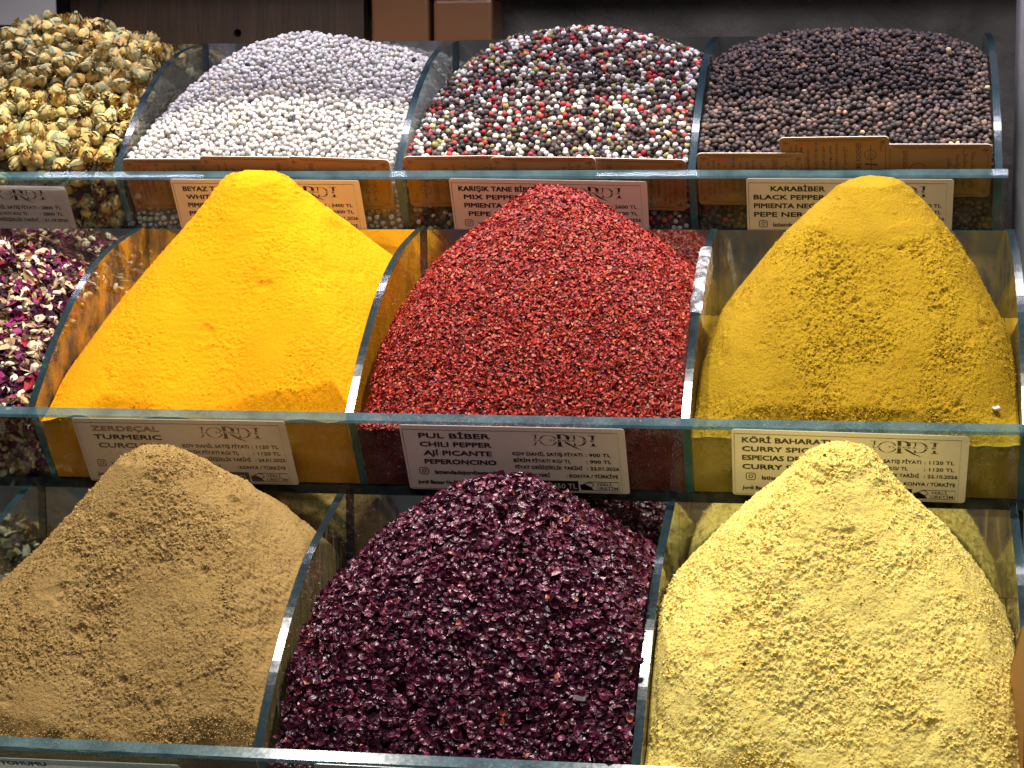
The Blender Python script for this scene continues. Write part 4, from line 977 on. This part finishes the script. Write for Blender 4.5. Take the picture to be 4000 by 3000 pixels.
def flat_part(name, VT, mat, root, lift, frame, weight=0.0):
    """print lying on a sheet: label coordinates -> sheet plane, lifted a hair"""
    V, T = VT
    if not len(V): return
    if weight:      # heavier strokes: copies shifted by a fraction of the stroke, each a hair above the other
        Ps, Ts = [], []
        for q, (ox, oy) in enumerate([(-1, -.6), (1, -.6), (-1, .6), (1, .6), (0, 0)]):
            Ps.append(frame(V + np.array([ox, oy]) * weight, lift + q * 0.00002)); Ts.append(T + q * len(V))
        P, T = np.concatenate(Ps), np.concatenate(Ts)
    else: P = frame(V, lift)
    me = raw_mesh(name, P, T, mat); return link(name, me, root)
LW, LH = 0.1672, 0.0655
def price_label(k, x, d, rot, label, names, price, price_unit, date, half, worn=False, left=True, right=True, origin=True, curl=0.0):
    """label sheet stuck on the outside of the front panel; x, d = top left corner on the panel"""
    y0, z0 = TIER[k]
    dn = np.array([0, ST, -CT]); out = np.array([0, -CT, -ST])
    base = np.array([x, y0, z0]) + out * (PT + 0.0004) + dn * d
    root = empty('price_label', base); tag(root, label, 'price label', 'price labels stuck to the glass fronts')
    ca, sa = math.cos(rot), math.sin(rot)
    def frame(V, lift):
        V = np.asarray(V); X = V[:, 0] * ca - V[:, 1] * sa; Y = V[:, 0] * sa + V[:, 1] * ca
        lf = lift + (curl * np.clip(1 - V[:, 1] / 0.012, 0, 1) ** 2 if curl else 0)
        return X[:, None] * np.array([1, 0, 0]) + Y[:, None] * dn + np.reshape(lf, (-1, 1)) * out
    # sheet with rounded corners and a little thickness
    r = 0.0025
    def outline(): return np.array(arc_pts(LW - r, r, r, r, -math.pi / 2, 0, 6) + arc_pts(LW - r, LH - r, r, r, 0, math.pi / 2, 6) + arc_pts(r, LH - r, r, r, math.pi / 2, math.pi, 6) + arc_pts(r, r, r, r, math.pi, 1.5 * math.pi, 6))
    bm = bmesh.new()
    if curl:
        gx, gy = 24, 14; xs = np.linspace(0, LW, gx); ys = np.linspace(0, LH, gy); VV = np.array([(a, b) for b in ys for a in xs]); Pt = frame(VV, 0.0003)
        vs = [bm.verts.new(p) for p in Pt]
        for b in range(gy - 1):
            for a in range(gx - 1): bm.faces.new([vs[b * gx + a], vs[b * gx + a + 1], vs[(b + 1) * gx + a + 1], vs[(b + 1) * gx + a]])
        bmesh.ops.solidify(bm, geom=bm.faces[:], thickness=0.0002)
    else:
        O = outline(); a = [bm.verts.new(p) for p in frame(O, 0.0003)]; b = [bm.verts.new(p) for p in frame(O, 0.0)]
        bm.faces.new(a); bm.faces.new(b[::-1])
        for i in range(len(a)): bm.faces.new([a[i], b[i], b[(i + 1) % len(a)], a[(i + 1) % len(a)]])
    link('sheet', bm_mesh('sheet', bm, PAPER_OLD if worn else PAPER), root)
    ink, lift = (INK2 if worn else INK), 0.00048
    flat_part('border', strip([(0.0018, .0042), (LW - .0055, .0042), (LW - .0055, LH - .0012), (.0018, LH - .0012), (.0018, .0042)], 0.00035), ink, root, lift, frame)
    if left:
        rows = [(.0073, .0124), (.0161, .0209), (.0248, .0297), (.0337, .0386)]
        for (s, a, b), (t0, t1) in zip(names, rows):
            m_ = ink
            if worn: m_ = [INK3, INK2, INK3, INK2][len(s) % 4 if s != 'TURMERIC' else 1] if s != 'TURMERIC' else INK
            flat_part('lettering', fit_text(s, a, b, t0, t1, 0.0), m_, root, lift, frame, 0.00024)
        flat_part('camera_icon', insta(.010, .0428, .0066), ink, root, lift, frame)
        flat_part('lettering', fit_text('latiendadejordiestambul', .0215, .0725, .0447, .0488, 0), ink, root, lift, frame, 0.00014)
        flat_part('lettering', fit_text('Jordi Bazaar No: 65 Eminönü', .0072, .0560, .0556, .0592, 0), ink, root, lift, frame, 0.00014)
    if right:
        flat_part('logo', logo(.0985, .0064, .0475, .0118), ink, root, lift, frame)
        rr = [('KDV DAHİL SATIŞ FİYATI', .0826, .1345, ':' + ' ' + price, .1368), ('BİRİM FİYATI KG/ TL', .0828, .1255, ': ' + price_unit, .1370), ('FİYAT DEĞİŞİKLİK TARİHİ', .0833, .1335, ': ' + date, .1372)]
        for q, (s, a, b, v2, xv) in enumerate(rr):
            yt = .0246 + q * .0068
            flat_part('lettering', fit_text(s, a, b, yt, yt + .0034, 0), ink, root, lift, frame, 0.00011)
            wv = {0: .0032, 1: .0032, 2: .0031}[q]; flat_part('lettering', fit_text(v2, xv, xv + (.0235 if q == 2 else .0033 * (len(v2) - 1) * .72 + .002), yt, yt + .0034, 0), ink, root, lift, frame, 0.00011)
        if origin:
            flat_part('lettering', fit_text('ÜRETİM YERİ', .0835, .1085, .0462, .0496, 0), ink, root, lift, frame, 0.00011)
            flat_part('lettering', fit_text(': KONYA / TÜRKİYE', .1210, .1595, .0462, .0496, 0), ink, root, lift, frame, 0.00011)
            flat_part('price_box', fan([(.0826, .0532), (.1292, .0532), (.1292, .0633), (.0826, .0633)]), ink, root, lift, frame)
            flat_part('lettering', fit_text(half, .0850, .1280, .0557, .0610, .004), PAPER_OLD if worn else PAPER, root, lift + 0.00018, frame)
            flat_part('maker_mark', handshake(.1308, .0534, .0290, .0092), ink, root, lift, frame)
    return root
price_label(1, -0.0985, 0.0016, 0.002, 'PUL BİBER price label, grey-white, under the red chili mound', [('PUL BİBER', .0137, .067), ('CHILI PEPPER', .0136, .0673), ('AJÍ PICANTE', .0155, .0668), ('PEPERONCINO', .0150, .0692)], '900 TL', '900 TL', '22.01.2026', '500 GR / 450 TL')
price_label(1, -0.3525, 0.0008, -0.002, 'worn creased price label under the turmeric mound', [('ZERDEÇAL', .0137, .067), ('TURMERIC', .0136, .0673), ('CURCUMA', .0155, .0668)], '1120 TL', '1120 TL', '24.01.2025', '500 GR / 560 TL', worn=True)
price_label(1, 0.1460, -0.0002, 0.019, 'KÖRİ BAHARATI price label, cream, under the curry mound', [('KÖRİ BAHARATI', .0075, .0700), ('CURRY SPICES', .0075, .0640), ('ESPECIAS DE CURRY', .0075, .0750), ('CURRY SPEZIE', .0075, .0640)], '1120 TL', '1120 TL', '22.10.2026', '500 GR / 560 TL')
price_label(0, -0.3545, 0.0004, 0.012, 'BEYAZ TANE price label under the white peppercorns', [('BEYAZ TANE BİBER', .0100, .075), ('WHITE PEPPER', .0115, .064), ('PIMIENTA BLANCA', .0115, .070), ('PEPE BIANCO', .0110, .060)], '3400 TL', '3400 TL', '22.01.2026', '500 GR / 1700 TL')
price_label(0, -0.1096, 0.0004, 0.022, 'KARIŞIK TANE price label under the mixed peppercorns', [('KARIŞIK TANE BİBER', .0075, .074), ('MIX PEPPER', .0115, .060), ('PIMIENTA MIXTA', .0110, .068), ('PEPE MISTO', .0140, .064)], '2600 TL', '2600 TL', '22.01.2026', '500 GR / 1300 TL')
price_label(0, 0.1394, 0.0012, 0.008, 'KARABİBER price label under the black peppercorns', [('KARABİBER', .0200, .064), ('BLACK PEPPER', .0060, .064), ('PIMIENTA NEGRA', .0060, .066), ('PEPE NERO', .0060, .054)], '2400 TL', '2400 TL', '22.01.2026', '500 GR / 1200 TL')
price_label(0, -0.6180, 0.0020, 0.018, 'price label with curled top under the rosebuds', [], '2800 TL', '2800 TL', '21.10.2026', '', left=False, origin=False, curl=0.004)
price_label(2, -0.3680, 0.0045, -0.010, 'price label under the cumin mound, cut by the photo edge', [('KİMYON TOHUMU', .0075, .072), ('CUMIN SEED', .0075, .060)], '', '', '', '', right=False, curl=0.004)
price_label(2, -0.1087, 0.0002, 0.004, 'price label under the sumac mound, only its top edge showing', [], '', '', '', '', left=False, right=False)

# kraft business cards standing between the peppercorns and the glass front
CW, CH = 0.0885, 0.0525
ARAB1 = '\ufe8e\ufee7\ufe8e\ufea0\ufee3 \ufe95\ufe8e\ufe92\ufee0\ufec4\ufedf\u0627 \ufede\ufbfd\ufebb\ufeee\ufe97'
ARAB2 = '\ufedd\ufee8\ufe92\ufec4\ufeb3\ufe87 \ufed5\ufeee\ufeb3'
def card_print(kind):
    """lines of print across the card (they run along its short side); card coordinates, y down"""
    L = [strip([(.010, .0028), (CW - .010, .0028)], .0005), strip([(.014, .0042), (CW - .014, .0042)], .00025), strip([(.010, CH - .0028), (CW - .010, CH - .0028)], .0005),
         strip([(.0028, .010), (.0028, CH - .010)], .0004), strip([(CW - .0028, .010), (CW - .0028, CH - .010)], .0004)]
    for cx, cy, sx, sy in [(.004, .004, 1, 1), (CW - .004, .004, -1, 1), (.004, CH - .004, 1, -1), (CW - .004, CH - .004, -1, -1)]:
        for q in range(3): L.append(strip([(cx + sx * (.0003 + .0016 * q + .0012 * math.cos(a)), cy + sy * (.0006 + .0004 * q + .0010 * math.sin(a))) for a in np.linspace(0, 4.6, 9)], .0003))
        for q in range(2): L.append(strip([(cx + sx * (.0006 + .0009 * math.sin(a)), cy + sy * (.002 + .0016 * q + .0011 * math.cos(a))) for a in np.linspace(0, 4.6, 9)], .0003))
    def down(s, x, a, b, h, bold=.01):
        v, t = fit_text(s, a, b, 0, h, bold)
        if len(v): L.append((np.c_[x + h - v[:, 1], v[:, 0]], t))
    if kind == 'contact':
        for s, x, a, b, h in [('Tel: +90 212 521 85 72', .0085, .008, .043, .0021), ('Eminönü - Fatih / İSTANBUL', .0130, .007, .045, .0021), ('Mısır Çarşısı İçi No: 9', .0170, .010, .041, .0021), ('sehzadeemin9', .0225, .012, .035, .0024), ('+90 532 327 83 05', .0285, .009, .038, .0026), ('+90 532 475 59 21', .0345, .009, .038, .0026), ('Jordi / Muhammet', .0405, .009, .037, .0024), ('Turkish Delight & Spices', .0455, .006, .044, .0022), ('ŞEHZADE EMİNÖNÜ', .0620, .006, .046, .0042), ('No:9', .0810, .008, .014, .0016)]: down(s, x, a, b, h)
        down(ARAB2, .0525, .010, .040, .0032, .004)
        L.append(ring(.0735, .018, .0048, .0005)); L.append(ring(.0742, .0195, .0024, .0004)); L.append(strip([(.0735, .008), (.0742, .040)], .0005)); L.append(strip([(.069, .0270), (.079, .0280)], .0016))
    else:
        for q, (a, b) in enumerate([(.008, .044), (.006, .046), (.010, .040), (.013, .036)]): down([ARAB1, ARAB2][q % 2], CW - .016 - q * .0062, a, b, .0036, .004)
        L.append(ring(.030, .026, .007, .0006)); down('ŞEHZADE EMİNÖNÜ', .018, .006, .046, .0036)
    return join(L)
CARDP = {'contact': card_print('contact'), 'arabic': card_print('arabic')}
ICON_COL = [principled('icon_red', (0.6, 0.04, 0.03), rough=0.5), principled('icon_pink', (0.5, 0.06, 0.14), rough=0.5), principled('icon_blue', (0.06, 0.10, 0.30), rough=0.5), principled('icon_green', (0.05, 0.22, 0.05), rough=0.5)]
def kraft_card(x, d, rot, depth, kind, flip, label):
    """x,d: top left corner on the inner face of the front panel; depth: how far behind the glass"""
    y0, z0 = TIER[0]; dn = np.array([0, ST, -CT]); out = np.array([0, -CT, -ST])
    base = np.array([x, y0, z0]) - out * depth + dn * d
    root = empty('business_card', base); tag(root, label, 'card', 'kraft cards behind the top glass front')
    ca, sa = math.cos(rot), math.sin(rot)
    def frame(V, lift):
        V = np.asarray(V); X = V[:, 0] * ca - V[:, 1] * sa; Y = V[:, 0] * sa + V[:, 1] * ca
        return X[:, None] * np.array([1, 0, 0]) + Y[:, None] * dn + lift * out
    r = .004; O = np.array(arc_pts(CW - r, r, r, r, -math.pi / 2, 0, 6) + arc_pts(CW - r, CH - r, r, r, 0, math.pi / 2, 6) + arc_pts(r, CH - r, r, r, math.pi / 2, math.pi, 6) + arc_pts(r, r, r, r, math.pi, 1.5 * math.pi, 6))
    bm = bmesh.new(); a = [bm.verts.new(p) for p in frame(O, 0.0)]; b = [bm.verts.new(p) for p in frame(O, -0.0006)]
    f = bm.faces.new(a); f.material_index = 0; f = bm.faces.new(b[::-1]); f.material_index = 1
    for i in range(len(a)): f = bm.faces.new([a[i], b[i], b[(i + 1) % len(a)], a[(i + 1) % len(a)]]); f.material_index = 1
    link('sheet', bm_mesh('sheet', bm, [KRAFT, CARDEDGE]), root)
    V, T = CARDP[kind]
    fl = (lambda V: np.c_[CW - V[:, 0], CH - V[:, 1]]) if flip else (lambda V: V)
    flat_part('print', (fl(V), T), INKB, root, 0.0001, frame)
    if kind == 'contact':
        for q, (cx, cy) in enumerate([(.0185, .0066), (.0235, .0066), (.0300, .0064), (.0360, .042)]):
            v, t = fan(arc_pts(cx, cy, .0014, .0014, 0, 6.0, 12)); flat_part('icon', (fl(v), t), ICON_COL[q], root, 0.00012, frame)
for args in [(-0.4005, -0.0090, 0.004, .0060, 'contact', False, 'kraft card with phone numbers, first in the white peppercorn bin'),
             (-0.3290, -0.0130, 0.020, .0042, 'arabic', True, 'kraft card tilted behind the turmeric peak in the white peppercorn bin'),
             (-0.2505, -0.0135, 0.045, .0025, 'arabic', False, 'kraft card beside the divider in the white peppercorn bin'),
             (-0.1500, -0.0115, -0.008, .0042, 'contact', True, 'kraft card at the divider in the mixed peppercorn bin'),
             (-0.0745, -0.0120, 0.010, .0026, 'arabic', False, 'kraft card in the middle of the mixed peppercorn bin'),
             (0.0005, -0.0085, 0.030, .0060, 'contact', True, 'low kraft card with round emblem in the mixed peppercorn bin'),
             (0.0985, -0.0150, 0.006, .0026, 'contact', False, 'kraft card with phone numbers, lowest of the black peppercorn bin'),
             (0.1660, -0.0285, -0.010, .0045, 'contact', False, 'kraft card standing tallest in the black peppercorn bin'),
             (0.2480, -0.0205, 0.006, .0062, 'arabic', False, 'kraft card at the end of the black peppercorn bin')]:
    kraft_card(*args)

# ------------------------------------------------------------------ small things
PLASTIC, nt, out = new_mat('crumpled_film')
tr = N(nt, 'ShaderNodeBsdfTransparent', Color=(0.92, 0.93, 0.95, 1)); gl = N(nt, 'ShaderNodeBsdfPrincipled', Roughness=0.18); gl.inputs['Base Color'].default_value = (0.8, 0.8, 0.82, 1)
nzp = N(nt, 'ShaderNodeTexNoise', Scale=120.0, Detail=4.0); rpp = N(nt, 'ShaderNodeMapRange'); rpp.inputs[1].default_value = .4; rpp.inputs[2].default_value = .65; rpp.inputs[3].default_value = .12; rpp.inputs[4].default_value = .75
mxp = N(nt, 'ShaderNodeMixShader'); tcp = N(nt, 'ShaderNodeTexCoord'); nt.links.new(tcp.outputs['Object'], nzp.inputs['Vector']); nt.links.new(nzp.outputs[0], rpp.inputs[0]); nt.links.new(rpp.outputs[0], mxp.inputs[0])
nt.links.new(tr.outputs[0], mxp.inputs[1]); nt.links.new(gl.outputs[0], mxp.inputs[2]); nt.links.new(mxp.outputs[0], out.inputs[0])
def film_over_edge():
    """crumpled film folded over the upper edge of the divider between chili and curry"""
    k = 1; pr = divider_profile(k)[1:-1]; P = np.array(pr); seg = np.r_[0, np.cumsum(np.hypot(*np.diff(P, axis=0).T))]
    s = np.linspace(0.105, 0.215, 34); Y = np.interp(s, seg, P[:, 0]); Z = np.interp(s, seg, P[:, 1])
    tY = np.gradient(Y); tZ = np.gradient(Z); q = np.hypot(tY, tZ); nY, nZ = -tZ / q, tY / q
    prof = [(-.0042, -.010), (-.0040, -.005), (-.0042, .0006), (-.0022, .0016), (.0022, .0016), (.0042, .0006), (.0040, -.006), (.0044, -.014), (.0042, -.020)]
    V = []
    for a in range(len(s)):
        for b, (px, pn) in enumerate(prof):
            p = np.array([DX[1][3] + px, Y[a] + nY[a] * pn, Z[a] + nZ[a] * pn]); V.append(p)
    V = np.array(V); nn = fbm(V, 0.006, 3, 400); V[:, 0] += np.sign(V[:, 0] - DX[1][3]) * np.abs(nn) * 0.0022; V[:, 1] += nn * .0012; V[:, 2] += np.abs(fbm(V, .005, 2, 402)) * .0016
    n_ = len(prof); T = [(a * n_ + b, a * n_ + b + 1, (a + 1) * n_ + b + 1, (a + 1) * n_ + b) for a in range(len(s) - 1) for b in range(n_ - 1)]
    o = link('plastic_film', raw_mesh('plastic_film', V, T, PLASTIC)); o.location = (0, TIER[1][0], TIER[1][1])
    tag(o, 'crumpled clear plastic film folded over the divider beside the curry', 'plastic film')
film_over_edge()
def tape_on_panel():
    nx_, ny_ = 30, 14; dn = np.array([0, ST, -CT]); outv = np.array([0, -CT, -ST]); V = []
    for b in range(ny_):
        for a in range(nx_):
            x = 0.318 + 0.040 * a / (nx_ - 1); d = -0.0005 + 0.030 * b / (ny_ - 1); V.append(np.array([x, 0, 0]) + dn * d + outv * (PT + 0.0007))
    V = np.array(V); V += outv * (np.abs(fbm(V * np.array([1, 2.2, 2.2]), .009, 3, 410)) * .0022)[:, None]
    T = [(b * nx_ + a, b * nx_ + a + 1, (b + 1) * nx_ + a + 1, (b + 1) * nx_ + a) for b in range(ny_ - 1) for a in range(nx_ - 1)]
    o = link('clear_tape', raw_mesh('clear_tape', V, T, PLASTIC2)); o.location = (0, TIER[1][0], TIER[1][1]); tag(o, 'wrinkled clear tape on the middle glass front below the curry', 'tape')
PLASTIC2 = glass_face('clear_tape_film', (0.8, 0.82, 0.84), 0.25, scale=150, low=0.52)
tape_on_panel()
def surface_point(k, i, x, y): return Vector((x, TIER[k][0] + y, TIER[k][1] + float(FIELD[k, i](np.array([x]), np.array([y]))[0])))
WHITEBIT = principled('white_bit', (0.75, 0.74, 0.76), rough=0.3)
bm = bmesh.new(); bmesh.ops.create_uvsphere(bm, u_segments=10, v_segments=7, radius=1); bmesh.ops.scale(bm, vec=(0.0032, 0.0018, 0.0017), verts=bm.verts[:])
for v in bm.verts: v.co += Vector((0, 0, 0.0006 * math.sin(v.co.x * 1500)))
o = tag(link('pellet', bm_mesh('pellet', bm, WHITEBIT, smooth=True)), 'small white pellet on the curry mound by the side panel', 'pellet'); o.location = surface_point(1, 3, 0.333, 0.030) + Vector((0, -0.002, 0.001))
bm = bmesh.new(); g = 7
vv = [[bm.verts.new((-.004 + .008 * a / (g - 1), .0015 * b / 2 - .001, .0016 * math.sin(a * 1.1) * .6 + .0006 * b)) for a in range(g)] for b in range(4)]
for b in range(3):
    for a in range(g - 1): bm.faces.new([vv[b][a], vv[b][a + 1], vv[b + 1][a + 1], vv[b + 1][a]])
bmesh.ops.solidify(bm, geom=bm.faces[:], thickness=0.0003)
o = tag(link('paper_scrap', bm_mesh('paper_scrap', bm, WHITEBIT)), 'tiny white paper scrap on the sumac mound', 'scrap'); o.location = surface_point(2, 2, 0.062, 0.022) + Vector((0, -0.003, 0.002)); o.rotation_euler = (0.8, 0.1, 0.1)

# kraft card leaning on the inside of the last side panel of the lowest tray
def side_card():
    pts = [(0.3356, -0.385, -0.3186), (0.3358, -0.386, -0.385), (0.3420, -0.4400, -0.385), (0.3420, -0.4400, -0.2725), (0.3408, -0.4340, -0.2735), (0.3396, -0.4280, -0.2765), (0.3382, -0.4170, -0.2870)]
    bm = bmesh.new(); a = [bm.verts.new((x, y + 0.4565, z + 0.3674)) for x, y, z in pts]; b = [bm.verts.new((x + 0.0007, y + 0.4565 + 0.0001, z + 0.3674)) for x, y, z in pts]
    bm.faces.new(a[::-1]); bm.faces.new(b)
    for i in range(len(a)): bm.faces.new([a[i], a[(i + 1) % len(a)], b[(i + 1) % len(a)], b[i]])
    o = link('kraft_card', bm_mesh('kraft_card', bm, KRAFT)); o.location = (0, -0.4565, -0.3674)
    tag(o, 'brown card leaning against the side glass beside the pale yellow mound', 'card')
side_card()
